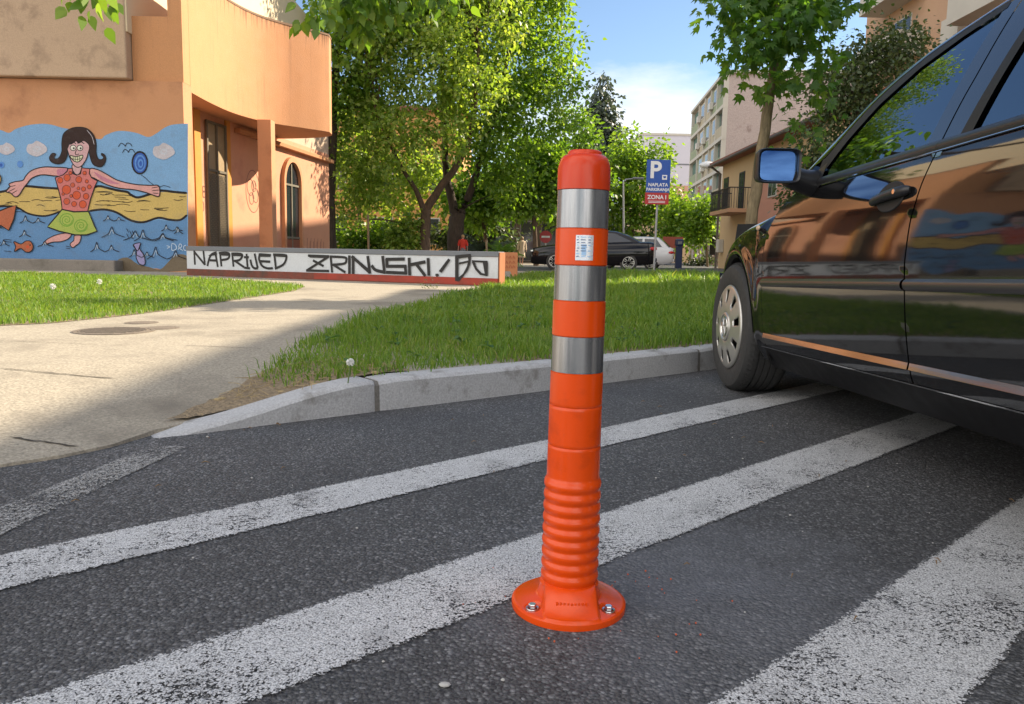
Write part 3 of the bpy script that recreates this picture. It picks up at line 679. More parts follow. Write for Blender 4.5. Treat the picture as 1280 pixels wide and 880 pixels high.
# arms
shape([(378,312),(300,304),(236,304),(176,322),(144,352),(128,376),(84,384),(52,396),(56,412),(36,438),(60,446),(84,466),(106,458),(132,418),(150,396),(178,364),(232,346),(304,352),(340,350)], 'skin', 6)
shape([(318,316),(376,314),(360,345),(322,352)], 'skin2')
for a_, b_ in (((54,412),(88,404)),((46,440),(86,420)),((66,450),(96,432))): line([a_, b_], 4)
shape([(498,312),(540,318),(584,340),(640,372),(700,390),(760,400),(830,404),(868,404),(880,424),(876,464),(840,456),(800,442),(740,428),(660,420),(600,404),(556,384),(520,364),(496,352)], 'skin', 6)
shape([(520,330),(570,356),(620,380),(660,396),(600,392),(548,366)], 'skin2')
for a_, b_ in (((836,418),(874,412)),((838,432),(878,430)),((842,446),(874,448))): line([a_, b_], 4)
# hair, neck, face
shape([(436,84),(480,92),(514,124),(530,170),(530,220),(540,256),(560,262),(572,250),(560,236),(562,228),(580,240),(582,270),(564,298),(536,300),(510,282),(496,240),(480,200),(380,200),(372,240),(352,276),(318,286),(284,274),(274,250),(290,228),(308,232),(300,246),(304,258),(326,252),(342,216),(342,170),(352,120),(390,92)], 'hair', 5, n=4)
shape([(402,290),(402,320),(420,344),(440,338),(452,300),(450,280)], 'face', 5)
shape([(378,190),(372,204),(378,224),(390,262),(416,300),(446,300),(474,264),(488,222),(494,196),(488,176),(462,158),(436,172),(420,160),(396,176),(382,178)], 'face', 5, n=4)
for x in (404, 442): ell((x,198),18,17,'black'); ell((x,198),14,13,'white'); ell((x+4,200),5,6,'black')
line([(384,176),(404,166),(420,176)], 5); line([(428,174),(446,164),(466,176)], 5)
line([(424,206),(416,230),(428,236),(436,230)], 4)
shape([(388,240),(420,246),(456,238),(452,260),(428,276),(402,264)], 'tooth', 5)
line([(390,254),(424,262),(454,252)], 3); [line([(x, 244),(x+1, 270)], 3) for x in (404, 416, 428, 440)]
line([(480,100),(508,136),(520,180)], 3, 'cloud')
# dress
shape([(376,312),(372,326),(350,346),(306,362),(322,420),(338,480),(344,536),(410,548),(484,546),(500,480),(524,410),(538,380),(506,362),(494,338),(496,312),(452,308),(446,340),(424,348),(404,340),(400,310)], 'pink', 6, smooth=False)
for x, y, r_ in ((334,376,15),(372,362,18),(368,428,24),(402,402,12),(436,372,17),(424,458,22),(370,492,17),(410,506,14),(458,508,20),(476,464,16),(462,424,12),(494,412,11),(480,382,9),(394,462,8),(468,336,10),(434,420,8),(350,452,7),(390,336,9)):
    ell((x, y), r_, r_*1.05, 'red', 2.5, 14)
# skirt
shape([(344,536),(320,566),(272,622),(264,632),(330,656),(420,676),(480,676),(536,656),(520,620),(490,548),(410,550)], 'green', 7, smooth=False)
for cx, cy, r_ in ((370,594,40),(448,626,38)):
    ell((cx, cy), r_, r_*.95, 'green2', 0); ell((cx, cy), r_-6, r_*.95-6, 'green', 0); line([(cx+(r_-8)*(1-k/16)*math.cos(k*.85), cy+(r_-8)*(1-k/16)*math.sin(k*.85)) for k in range(15)], 5, 'green2')
for k in range(20): x = random.uniform(320, 500); ell((x, random.uniform(560, 660)), 2.5, 2.5, 'green2', 0, 6)
# fish, waves
shape([(-60,560),(0,545),(50,525),(94,514),(80,590),(52,652),(10,625),(-60,640)], 'fish', 7, smooth=False)
shape([(80,712),(118,726),(146,710),(172,712),(186,740),(174,766),(146,770),(116,750),(84,768),(90,740)], 'fish', 5); ell((156,742),9,9,'red',0); ell((170,732),4,4,'black')
shape([(736,730),(776,720),(770,750),(790,780),(800,810),(798,840),(770,836),(752,800),(754,764)], 'fishp', 5, n=3)
line([(776,722),(760,764),(738,732)], 5)
shape([(-30,350),(0,345),(10,370),(0,396),(-30,400)], 'sand', 5)
def wave(x, y, w, h, m_=2):
    for k in range(m_):
        x0 = x+k*w; hh = h*(1 if k % 2 == 0 else .7)
        line([(x0, y),(x0+w*.3, y-hh*.35),(x0+w*.45, y-hh),(x0+w*.58, y-hh*.4),(x0+w, y-hh*.02)], 4.5)
        line([(x0+w*.34, y-hh*.2),(x0+w*.46, y-hh*.72),(x0+w*.52, y-hh*.3)], 2.5, 'foam')
for a_ in ((112,612,70,42),(108,688,66,38,1),(0,738,56,36,1),(210,740,90,28,1),(570,600,60,30),(560,690,130,58,1),(680,706,150,52),(740,710,110,62),(500,770,80,54),(710,800,70,44),(810,810,110,68),(890,655,60,34),(960,670,50,36,1),(-140,640,80,45),(-260,720,90,50,3),(-420,640,90,50,2)): wave(*a_)
for x, y in ((700,640),(716,652),(700,668),(724,676),(730,652)): line([(x, y),(x+12, y+24)], 3.5)
for y in (700, 712, 764): line([(26, y),(70, y+4)], 3)
for y in (738, 748): line([(366, y),(392, y+4)], 3)
# pale tag near the corner
for q in ([(920,735),(938,742),(922,750)],[(948,725),(950,760),(974,752),(968,730),(948,722)],[(984,760),(990,728),(1002,730),(1000,744),(986,746),(1010,762)],[(1026,732),(1014,740),(1016,758),(1028,762)]): line(q, 4, 'foam')
mm.build('mural', PM, bd, fix=False)
# scribbled tags on the side wall
M_tag = mat('tag_paint', (.22, .085, .06), .8); tg = MB()
def tline(mb, pts, w, X, off):
    q = [Vector((X, *p)) for p in crom(pts, 5)]; a, b = [], []
    for i, p in enumerate(q):
        d = (q[min(i+1, len(q)-1)]-q[max(i-1, 0)]).normalized(); n = Vector((0, -d.z, d.y))*w/2
        a.append(p+n+Vector((off, 0, 0))); b.append(p-n+Vector((off, 0, 0)))
    mb.grid([a, b])
tline(tg, [(21.9+.42*math.cos(k*.55), 2.25+.58*math.sin(k*.55)) for k in range(12)], .022, -7.298, .003)
for cy, cz, r_ in ((21.75, 2.35, .22), (22.05, 2.15, .2), (21.95, 2.4, .15), (21.8, 2.05, .16)): tline(tg, [(cy+r_*math.cos(k*.8)*(1-.03*k), cz+r_*math.sin(k*.8)) for k in range(10)], .020, -7.298, .004)
for y in (22.4, 22.75): tline(tg, [(y, .4), (y, .85), (y+.1, 1.0), (y+.2, .85), (y+.2, .4)], .025, -7.298, .003)
for k in range(5): tline(tg, [(25.7+k*.3, 1.05), (25.67+k*.3, .7), (25.85+k*.3, .55), (25.92+k*.3, .95)], .03, -7.298, .003)
tline(tg, [(19.08, 1.9), (19.08, 2.15), (19.18, 2.12), (19.1, 2.03), (19.2, 1.95), (19.08, 1.9)], .028, -7.298, .003)
tline(tg, [(19.34, 2.15), (19.24, 2.15), (19.24, 2.03), (19.32, 2.03), (19.24, 2.03), (19.24, 1.9), (19.35, 1.9)], .028, -7.298, .004)
tline(tg, [(19.14, 1.55), (19.14, 1.75), (19.24, 1.76), (19.25, 1.58), (19.14, 1.55)], .026, -7.298, .003)
tg.build('scribbles', M_tag, bd, fix=False)

TURN = Matrix.Translation((-7.3, 22.27, 0)) @ Matrix.Rotation(R(-7.6), 4, 'Z') @ Matrix.Translation((7.3, -22.27, 0))   # the porch wall stands at a slight angle
for o in bd.children_recursive:
    if o.name.split('.')[0] in ('side_wall', 'side_wall_top', 'door', 'door_frame', 'door_grille', 'door_jamb', 'arched_window', 'window_surround', 'window_bars', 'window_panel', 'cornice_band', 'scribbles'): o.data.transform(TURN)

# ------------------------------------------------------------------ low wall with black lettering
A0 = Vector((-6.22, 14.70, 0)); A1 = Vector((-.252, 12.341, 0)); ax = (A1-A0).normalized(); ay = Vector((-ax.y, ax.x, 0)); Lw = (A1-A0).length
gw = thing('graffiti_wall', 'low white wall with black spray lettering, grey top band and red brown foot', 'wall', A0+Vector((0, 0, PZ)))
def wbox(x0, x1, y0, y1, z0, z1):
    q = []
    for z in (z0, z1):
        for x, y in ((x0, y0), (x1, y0), (x1, y1), (x0, y1)): p = A0+ax*x+ay*y; q.append((p.x, p.y, z))
    return q
BF = [(3,2,1,0),(4,5,6,7),(0,1,5,4),(1,2,6,5),(2,3,7,6),(3,0,4,7)]
MB().add(wbox(0, Lw, .0, .22, .10, .585), BF).build('wall_body', M_white_w, gw)
bev(MB().add(wbox(-.01, Lw+.012, -.014, .24, .588, .672), BF).build('wall_cap', M_cap, gw), .008)
MB().add(wbox(0, Lw+.004, -.012, .215, .10, .245), BF).build('wall_foot', M_redb, gw)
MB().add(wbox(2.9, Lw+.006, -.016, .10, .135, .243), BF).build('red_foot_paint', mat('red_paint', (.36, .05, .03), .8, .2, 6, stain=((.2,.05,.03), .45, .7, 4)), gw)
MB().add(wbox(Lw+.0125, Lw+.03, .005, .225, .10, .66), BF).build('end_face', mat('orange_end', (.42, .16, .07), .85, .15, 4), gw)
gm = MB()
def gp(z_, x, y):
    u, v = (230+x/6.095, 290+y/6.095) if z_ == 4 else (430+x/5.565, 290+y/5.565)
    return onplane(u, v, A0, ay)
gl_ = [0]
def gstroke(z_, pts, w=13):
    if len(pts) > 2: pts = crom(pts, 4)
    q = [gp(z_, *p) for p in pts]; gl_[0] += 1; off = ay*(-.0025-.0003*gl_[0]); a, b = [], []; hw = w/(6.095 if z_ == 4 else 5.565)*.0100
    for i, p in enumerate(q):
        d = (q[min(i+1, len(q)-1)]-q[max(i-1, 0)]).normalized(); n = ay.cross(d)*hw
        ex = d*hw*.5*(1 if i == len(q)-1 else -1 if i == 0 else 0)
        a.append(p+n+ex+off); b.append(p-n+ex+off)
    gm.grid([a, b])
def gfill(z_, pts):
    gl_[0] += 1; off = ay*(-.0025-.0003*gl_[0]); gm.poly([gp(z_, *p)+off for p in pts])
for st in ([(78,140),(84,245)],[(80,152),(157,246)],[(148,140),(160,248)],
           [(180,256),(192,205),(212,170),(246,156)],[(240,160),(258,262)],[(200,215),(250,218)],
           [(276,165),(286,258)],[(270,160),(325,158),(347,170),(336,203),(285,214)],
           [(368,165),(378,260)],[(365,165),(425,166),(446,180),(425,212),(385,220)],[(395,224),(456,266)],
           [(462,192),(492,192)],[(478,170),(486,270)],[(464,272),(500,276)],
           [(508,214),(518,254),(538,276),(562,276)],[(540,168),(562,270)],
           [(660,176),(580,170)],[(578,170),(574,210),(598,258),(636,276),(675,276)],[(580,222),(655,226)],
           [(690,175),(702,274)],[(684,172),(770,176),(782,196),(760,246),(698,278)],
           [(950,180),(1104,185)],[(1100,190),(945,288)],[(936,293),(1104,297)],[(988,218),(1062,258)],
           [(1120,192),(1130,304)],[(1116,187),(1228,194),(1238,216),(1222,240),(1130,250)],[(1140,250),(1228,305)]): gstroke(4, st)
gfill(4, [(186,180),(238,150),(252,156),(254,176),(205,182)]); gfill(4, [(950,173),(1108,180),(1096,200),(960,194)]); gfill(4, [(575,162),(664,168),(660,190),(580,188)])
gfill(4, [(684,166),(786,170),(780,192),(690,186)]); gfill(4, [(270,154),(348,160),(340,182),(276,178)]); gfill(4, [(366,158),(446,164),(440,186),(370,182)])
for st in ([(40,168),(40,285)],[(66,172),(66,290)],[(60,172),(180,280)],[(168,172),(182,284)],[(198,236),(222,264),(286,280)],[(272,172),(284,284)],
           [(420,188),(298,190)],[(300,190),(302,236)],[(300,238),(434,238)],[(428,240),(434,288)],[(436,286),(300,280)],
           [(456,184),(460,296)],[(565,208),(462,228)],[(506,224),(566,302)],[(588,186),(593,298)]): gstroke(5, st, 15)
gfill(5, [(66,164),(182,262),(182,284),(62,184)]); gfill(5, [(300,182),(420,180),(424,196),(300,200)]); gfill(5, [(300,228),(432,228),(436,248),(302,246)])
gfill(5, [(728,184),(744,194),(682,284),(662,272)]); gfill(5, [(640,290),(660,290),(664,304),(648,312),(638,302)])
gfill(5, [(776,162),(884,152),(890,172),(790,186)]); gfill(5, [(776,165),(800,165),(800,345),(776,340)]); gfill(5, [(864,160),(888,160),(884,220),(864,270),(830,312),(802,346),(798,318),(832,288),(858,240),(868,200)])
gfill(5, [(802,212),(868,198),(868,212),(802,226)]); gfill(5, [(892,196),(1002,200),(1002,216),(896,208)]); gfill(5, [(968,208),(1004,212),(1004,304),(984,300)]); gfill(5, [(892,208),(912,206),(928,250),(960,284),(1004,296),(1002,308),(950,298),(916,262)])
gm.build('spray_lettering', M_blk, gw, fix=False)
# orange block behind its end
q0 = Vector((-.62, 16.95, 0)); q1 = Vector((.085, 16.85, 0))
ob = thing('orange_wall_end', 'short orange concrete wall end with faint red scribbles behind the white wall', 'wall', (-.3, 16.9, PZ))
bev(MB().prism([(q0.x, q0.y, .1), (q0.x+.30, q0.y-.04, .1), (q0.x+.36, q0.y-.05, .27), (q1.x-.16, q1.y+.02, .27), (q1.x-.08, q1.y+.01, .1), (q1.x, q1.y, .1), (q1.x, q1.y, .68), (q0.x, q0.y, .68)], (0, .2, 0)).build('block', mat('orange_block', (.50, .20, .085), .85, .15, 4), ob), .01)
sc_ = MB()
for k in range(7):
    for j, zz in enumerate((.58, .47, .37)):
        x = q0.x+.15+k*.075; pts = [(x, zz-.03), (x+.01, zz+.03), (x+.035, zz+random.uniform(-.03, .03)), (x+.05, zz-.03)]
        a = [(px-.004, q0.y-.03-.12*(px-q0.x)*.9-.012, pz) for px, pz in crom(pts, 3)]; b = [(px+.006, q0.y-.03-.12*(px-q0.x)*.9-.012, pz) for px, pz in crom(pts, 3)]
        sc_.grid([a, b])
sc_.build('scribbles', mat('red_scribble', (.34, .07, .03), .8), ob, fix=False)

# ------------------------------------------------------------------ black parked car beside the bollard
M_paint = mat('black_car_paint', (.006, .006, .0065), .05, .05, 3, ior=1.8, bmp=.012, bs=4, bd=.02)
M_paint.node_tree.nodes['Principled BSDF'].inputs['Roughness'].default_value = .045
for l in list(M_paint.node_tree.links):
    if l.to_socket.name == 'Roughness': M_paint.node_tree.links.remove(l)
M_trim = solid('black_trim', (.018, .018, .02), .38); M_rub = solid('black_rubber', (.012, .012, .012), .6)
M_pil = mat('gloss_pillar', (.008, .008, .012), .03, .05, 3, ior=2.5)
M_strip = solid('dull_chrome', (.46, .44, .40), .13, metal=1); M_chr = solid('chrome_trim', (.75, .74, .72), .06, metal=1); M_alu = mat('silver_wheel_paint', (.52, .50, .46), .35, .08, 30, metal=.75)
M_lin = solid('dark_liner', (.006, .006, .006), .9); M_seat = mat('seat_cloth', (.04, .04, .045), .9, .2, 20)
M_mold = solid('moulding_paint', (.03, .026, .025), .32, ior=1.8)
M_tyre = mat('tyre_rubber', (.034, .033, .032), .75, .2, 15, .25, 90, .5, 160, .003)
M_cg = glassmat('car_glass', (.55, .72, .62), 3.3, .42)
M_mir = mat('blue_mirror_glass', (.22, .42, .85), .015, .02, 1, metal=1)
M_amb = solid('clear_lens', (.55, .40, .28), .12); M_redl = solid('red_lens', (.50, .015, .015), .2); M_lens = solid('headlamp_lens', (.6, .62, .64), .06, metal=.6)
PROF = [(.10,.78),(.20,.815),(.258,.850),(.275,.853),(.31,.862),(.42,.871),(.55,.876),(.70,.873),(.80,.863),(.87,.845),(.90,.835),(1.0,.802),(1.1,.762),(1.2,.716),(1.3,.66),(1.4,.60)]
PS_ = crom([(.10,.78),(.20,.815),(.258,.846),(.31,.860),(.42,.871),(.55,.8755),(.66,.8745),(.76,.8665),(.83,.854),(.90,.834),(1.0,.802),(1.1,.762),(1.2,.716),(1.3,.66),(1.4,.60)], 8)
pz_, pw_ = [p[0] for p in PS_], [p[1] for p in PS_]
def CW(s_, z):
    f = max(0, (s_-3.2)/1.25)**2.2*.17; b = max(0, (.75-s_)/1.0)**2*.10
    return float(np.interp(z, pz_, pw_))-f-b
car = thing('parked_car', 'glossy black saloon with silver wheel cover parked right of the orange bollard', 'car', (1.934, 2.3, 0), rz=.02, local=True)
def CP(sg, s_, w, z): return (sg*w, s_-2.3, z+.03*(3.2-s_))
def lerp(pts):                                                        # piecewise linear function through (key, value)
    k_ = sorted(pts); xs, ys = [p[0] for p in k_], [p[1] for p in k_]; return lambda q: float(np.interp(q, xs, ys))
def panel(mb, sg, sa, sb, zb, zt, nu=24, nv=14, off=0., wmod=None, mi=0):
    """a patch of the car's side between two edges sa(z), sb(z) and two edges zb(s), zt(s), lying on the body surface"""
    C = lambda f: f if callable(f) else (lambda q: f)
    sa, sb, zb, zt = map(C, (sa, sb, zb, zt)); rows = []
    for j in range(nv+1):
        row = []
        for i in range(nu+1):
            u, v = i/nu, j/nv; z = .6; s_ = 2
            for _ in range(6): s_ = sa(z)+(sb(z)-sa(z))*u; z = zb(s_)+(zt(s_)-zb(s_))*v
            w = CW(s_, z)+off
            if wmod: w += wmod(s_, z, u, v)
            row.append(CP(sg, s_, w, z))
        rows.append(row)
    mb.grid(rows, mi)
def edge_flange(mb, sg, se, z0, z1, depth=.02, n=12):
    rows = []
    for j in range(n+1):
        z = z0+(z1-z0)*j/n; s_ = se(z) if callable(se) else se; w = CW(s_, z); rows.append([CP(sg, s_, w, z), CP(sg, s_, w-depth, z)])
    mb.grid(rows)
gap2 = lerp([(.258,2.078),(.308,2.082),(.432,2.102),(.585,2.122),(.70,2.117),(.80,2.095),(.875,2.073),(1.06,2.03),(1.30,2.0)])
gap1 = lerp([(.258,3.235),(.31,3.236),(.532,3.254),(.64,3.262),(.738,3.232),(.824,3.15),(.87,3.05),(.9,3.0)])
Ain = lerp([(2.83,.907),(2.70,1.018),(2.57,1.108),(2.40,1.176),(2.217,1.215),(2.058,1.236),(1.8,1.25),(1.2,1.25),(.8,1.235),(.55,1.16),(.35,1.02)])
Aout = lerp([(3.03,.945),(2.834,1.083),(2.657,1.18),(2.499,1.229),(2.354,1.257),(2.121,1.282),(1.8,1.30),(1.2,1.30),(.8,1.285),(.4,1.19),(.0,1.0),(-.2,.93)])
gB = lerp([(.896,2.137),(1.056,2.10),(1.265,2.07)]); rubF = lerp([(.894,1.985),(1.016,1.945),(1.127,1.915),(1.25,1.885)]); rgF = lerp([(.894,1.935),(1.007,1.905),(1.103,1.88),(1.25,1.85)])
rear_b = lerp([(.258,1.33),(.45,1.36),(.62,1.27),(.70,1.12),(.87,.92),(1.3,.70)])
fend_t = lerp([(2.9,.882),(3.05,.876),(3.2,.862),(3.35,.842),(3.5,.812),(3.8,.742),(4.05,.672),(4.25,.62),(4.45,.575)])
AR, AZ, AS, BS = .352, .312, 3.69, .99
def arch_b(center, base):
    def f(s_):
        d = abs(s_-center); return base if d >= AR-.001 else max(base, AZ+math.sqrt(AR*AR-d*d)*.985)
    return f
G_ = .0035
for sg in (-1, 1):
    fd = MB(); rnd = lambda s_, z, u, v: -.10*max(0, (v-.72)/.28)**2.2*min(1, max(0, (s_-3.0)/.25)) + .012*math.exp(-((math.hypot(s_-AS, z-AZ)-AR-.02)/.03)**2)
    panel(fd, sg, gap1, 4.42, arch_b(AS, .20), fend_t, 70, 22, 0, rnd); fo_ = fd.build('front_fender', M_paint, car, True, sharp=70)
    # fender behind the wheel runs down to the sill
    if True:
        rp = MB().ball(CP(sg, 3.36, CW(3.36, .762)+.002, .762), (.008, .020, .012), 10).build('turn_signal', M_amb, fo_, True)
    lip = MB(); rws = []
    for k in range(41):
        a = math.pi*k/40; s_, z = AS+AR*math.cos(a), AZ+AR*.985*math.sin(a); w = CW(s_, max(z, .2)); rws.append([CP(sg, s_, w+.012, z), CP(sg, AS+(AR-.012)*math.cos(a), w-.004, AZ+(AR-.012)*.985*math.sin(a)), CP(sg, AS+(AR-.012)*math.cos(a), w-.40, AZ+(AR-.012)*math.sin(a))])
    lip.grid(rws); lip.build('wheel_well', M_lin, fo_, True)
    for nm, lab, sa, sb in (('front_door', None, lambda z: gap2(z)+G_, lambda z: gap1(z)-G_), ('rear_door', None, rear_b, lambda z: gap2(z)-G_)):
        d_ = MB(); zb_ = .262 if nm == 'front_door' else arch_b(BS, .262)
        crease = lambda s_, z, u, v: .0
        panel(d_, sg, sa, sb, zb_, .874, 40, 40, 0, crease)
        edge_flange(d_, sg, sb, .262, .874); edge_flange(d_, sg, sa, .4 if nm == 'rear_door' else .262, .874)
        do = d_.build(nm, M_paint, car, True, sharp=50)
        lim = lerp([(.2, 1.45), (1.3, 1.45)]) if nm == 'rear_door' else sa
        m_ = MB(); panel(m_, sg, lim, lambda z: sb(z)-.006, .512, .545, 20, 6, .001, lambda s_, z, u, v: .011*math.sin(v*math.pi)**.6); m_.build('side_moulding', M_mold, do, True)
        m_ = MB(); panel(m_, sg, lim, lambda z: sb(z)-.002, .298, .318, 20, 28, .001, lambda s_, z, u, v: .0075*(1-v)*min(1, v*14)+.0005); m_.build('chrome_strip', M_strip, do, True)
        m_ = MB(); b1 = (lambda z: sa(z)-.004) if nm == 'front_door' else (lambda z: .80); b2 = (lambda z: 2.92) if nm == 'front_door' else (lambda z: sb(z)+.002)
        panel(m_, sg, b1, b2, .878, .906, 20, 5, .003, lambda s_, z, u, v: .007*math.sin(v*math.pi)); m_.build('belt_strip', M_trim, do, True)
        m_ = MB(); panel(m_, sg, b1, b2, .8735, .879, 20, 3, .004, lambda s_, z, u, v: .004*math.sin(v*math.pi)); m_.build('bright_strip', M_chr, do, True)
        # handle: oval cup and a grip across it
        hs = 2.238 if nm == 'front_door' else 1.12; hz = .778
        m_ = MB(); rws = []
        for r_, dep in ((1.06, .001), (1.0, .0035), (.86, .002), (.45, .0015), (.02, .0015)):
            rws.append([CP(sg, hs+.012+.074*r_*math.cos(k*math.pi/16), CW(hs, hz+.041*r_*math.sin(k*math.pi/16))+dep, hz+.041*r_*math.sin(k*math.pi/16)) for k in range(32)])
        m_.grid(rws, close=True); m_.build('handle_cup', M_rub, do, True)
        m_ = MB(); pth = crom([CP(sg, hs+.112, CW(hs, hz)+.001, hz-.009), CP(sg, hs+.088, CW(hs, hz)+.011, hz-.005), CP(sg, hs+.03, CW(hs, hz)+.015, hz+.001), CP(sg, hs-.04, CW(hs, hz)+.014, hz+.006), CP(sg, hs-.078, CW(hs, hz)+.009, hz+.008), CP(sg, hs-.094, CW(hs, hz)+.0, hz+.009)], 5); m_.tube(pth, [float(np.interp(q/25, [0, .2, .4, .6, .8, 1], [.009, .0125, .0135, .015, .0145, .009])) for q in range(26)], 16); ho = m_.build('handle', M_trim, do, True)
        if nm == 'front_door':
            MB().tube([CP(sg, hs-.055, CW(hs, hz)+.018, hz+.007), CP(sg, hs-.055, CW(hs, hz)+.0285, hz+.007)], [.0075, .007], 16).build('lock', M_chr, ho, True)
        # glass and frames
        m_ = MB()
        if nm == 'front_door': panel(m_, sg, gB, 2.832, .903, Ain, 30, 14, -.004)
        else: panel(m_, sg, lerp([(.9, .98), (1.25, .93)]), rgF, .903, Ain, 30, 14, -.004)
        m_.build('window', M_cg, do, True)
        m_ = MB()
        if nm == 'front_door':
            panel(m_, sg, lambda z: gap2(z)+G_, gB, .904, lambda s_: Ain(s_)+.012, 4, 16, .001); m_.build('pillar_cover', M_pil, do, True)
        else:
            panel(m_, sg, rubF, lambda z: gap2(z)-G_, .904, lambda s_: Ain(s_)+.012, 4, 16, .001); po = m_.build('pillar_cover', M_pil, do, True)
            m_ = MB(); panel(m_, sg, rgF, rubF, .904, lambda s_: Ain(s_)+.012, 4, 16, .004); m_.build('window_seal', M_rub, po, True)
        m_ = MB()
        a1, b1_ = (lambda z: 2.06, 2.86) if nm == 'front_door' else (lambda z: .50, 1.99)
        panel(m_, sg, a1, b1_, lambda s_: Ain(s_)-.002, lambda s_: Ain(s_)+(Aout(s_)-Ain(s_))*.42, 40, 4, .002); m_.build('window_seal', M_rub, do, True)
    rl = MB(); panel(rl, sg, -.1, 3.02, lambda s_: Ain(s_)+(Aout(s_)-Ain(s_))*.44 if s_ > .5 else .90, Aout, 60, 8, .003, lambda s_, z, u, v: -.028*v**2); rl.build('roof_rail', M_paint, car, True)
    # mirror triangle and mirror
    m_ = MB(); panel(m_, sg, 2.80, lambda z: 2.80+.20*max(.04, (1.0-z)/.15), .868, lambda s_: .905+max(0, (2.98-s_))*.28, 10, 6, .004); mt = m_.build('mirror', M_trim, car, True)
    mx = .98+.0; hb = MB()
    cx_, cy_, cz_ = sg*.996, 2.80-2.3, .94+.03*.4
    def rr(a, hx, hz, e=.32):
        c_, s_ = math.cos(a), math.sin(a); return (hx*math.copysign(abs(c_)**e, c_), hz*math.copysign(abs(s_)**e, s_))
    rws = []
    for dy, k in ((-.012, .90), (-.018, .97), (-.012, 1.0), (.0, 1.0), (.03, .97), (.06, .86), (.085, .62), (.095, .05)):
        rws.append([(cx_+rr(q*2*math.pi/40, .078*k, .060*k)[0]*(1), cy_+dy, cz_+rr(q*2*math.pi/40, .078*k, .060*k)[1]) for q in range(40)])
    hb.grid(rws, close=True)
    rws = [[(cx_+rr(q*2*math.pi/40, .0696*k, .0535*k)[0], cy_-.012+d, cz_+rr(q*2*math.pi/40, .0696*k, .0535*k)[1]) for q in range(40)] for k, d in ((1, 0), (.97, .012))]
    hb.grid(rws, close=True); hb.build('mirror_housing', M_trim, mt, True, sharp=50)
    gl2 = MB(); gl2.add([(cx_+rr(q*2*math.pi/40, .067, .0512)[0], cy_-.004+.10*sg*rr(q*2*math.pi/40, .067, .0512)[0]*(-1), cz_+rr(q*2*math.pi/40, .067, .0512)[1]) for q in range(40)], [tuple(range(40))]); gl2.build('mirror_glass', M_mir, mt)
    MB().tube([(sg*.945, cy_+.035, cz_-.030), (sg*.89, cy_+.05, cz_-.045), (sg*.80, cy_+.08, cz_-.058)], [.038, .042, .055], 14).build('mirror_arm', M_trim, mt, True)
    # sill and rear quarter
    m_ = MB(); panel(m_, sg, BS+AR, AS-AR, .165, .2575, 40, 8, 0, lambda s_, z, u, v: -.03*(1-v)**2); panel(m_, sg, BS+AR, AS-AR, .2575, .261, 30, 2, .001); sl = m_.build('sill', mat('sill_plastic_%d' % (sg+1), (.006, .006, .007), .6, .1, 8, ior=1.35), car, True, sharp=60)
    m_ = MB(); panel(m_, sg, BS+AR+.02, AS-AR-.02, .2565, .2605, 30, 3, .0025); m_.build('bright_strip', M_chr, sl, True)
    m_ = MB(); panel(m_, sg, -.15, lambda z: rear_b(z)-G_, arch_b(BS, .20), lambda s_: .874+.03*min(1, max(0, (1-s_))), 60, 20, 0, lambda s_, z, u, v: .012*math.exp(-((math.hypot(s_-BS, z-AZ)-AR-.02)/.03)**2))
    qo = m_.build('rear_quarter', M_paint, car, True, sharp=70)
    lip = MB(); rws = []
    for k in range(41):
        a = math.pi*k/40; s_, z = BS+AR*math.cos(a), AZ+AR*math.sin(a); w = CW(s_, max(z, .2)); rws.append([CP(sg, s_, w+.006, z), CP(sg, s_, w-.40, z)])
    lip.grid(rws); lip.build('wheel_well', M_lin, qo, True)
# upper body across the car
def across(mb, edge, s_list, crown, n=20, mi=0):
    rows = []
    for s_ in s_list:
        w, z = edge(s_); rows.append([CP(1, s_+crown[1](s_, t_), w*t_, z+crown[0](s_)*(1-t_*t_)) for t_ in [-1+2*k/n for k in range(n+1)]])
    mb.grid(rows, mi)
hood = MB(); across(hood, lambda s_: (CW(s_, fend_t(s_))-.098*min(1, max(0, (s_-3.0)/.25)), fend_t(s_)), [3.0+1.45*k/30 for k in range(31)], (lambda s_: .055, lambda s_, t_: .0)); hood.build('bonnet', M_paint, car, True)
roof = MB(); across(roof, lambda s_: (CW(s_, Aout(s_))-.025, Aout(s_)), [.45+1.67*k/30 for k in range(31)], (lambda s_: .055, lambda s_, t_: .0)); roof.build('roof', M_paint, car, True)
ws = MB(); rows = []
for k in range(17):
    s0 = 3.02-(3.02-2.12)*k/16; w = CW(s0, Aout(s0))-.02; z = Aout(s0); rows.append([CP(1, s0+.20*(1-t_*t_)*(1-k/16*.6), w*t_, z+.055*(1-t_*t_)*k/16-.03*(1-t_*t_)*(1-k/16)) for t_ in [-1+k2/10 for k2 in range(21)]])
ws.grid(rows); ws.build('windscreen', M_cg, car, True)
rw = MB(); rows = []
for k in range(13):
    s0 = .0+.46*k/12; w = CW(s0, Aout(s0))-.03; z = Aout(s0); rows.append([CP(1, s0-.12*(1-t_*t_)*(1-k/12*.5), w*t_, z+.055*(1-t_*t_)*k/12) for t_ in [-1+k2/10 for k2 in range(21)]])
rw.grid(rows); rw.build('rear_window', M_cg, car, True)
bt = MB(); across(bt, lambda s_: (CW(s_, .90)-.004, .905-.03*max(0, -s_)), [-.32+.42*k/10 for k in range(11)], (lambda s_: .03, lambda s_, t_: .0)); bt.build('boot_lid', M_paint, car, True)
fb = MB()
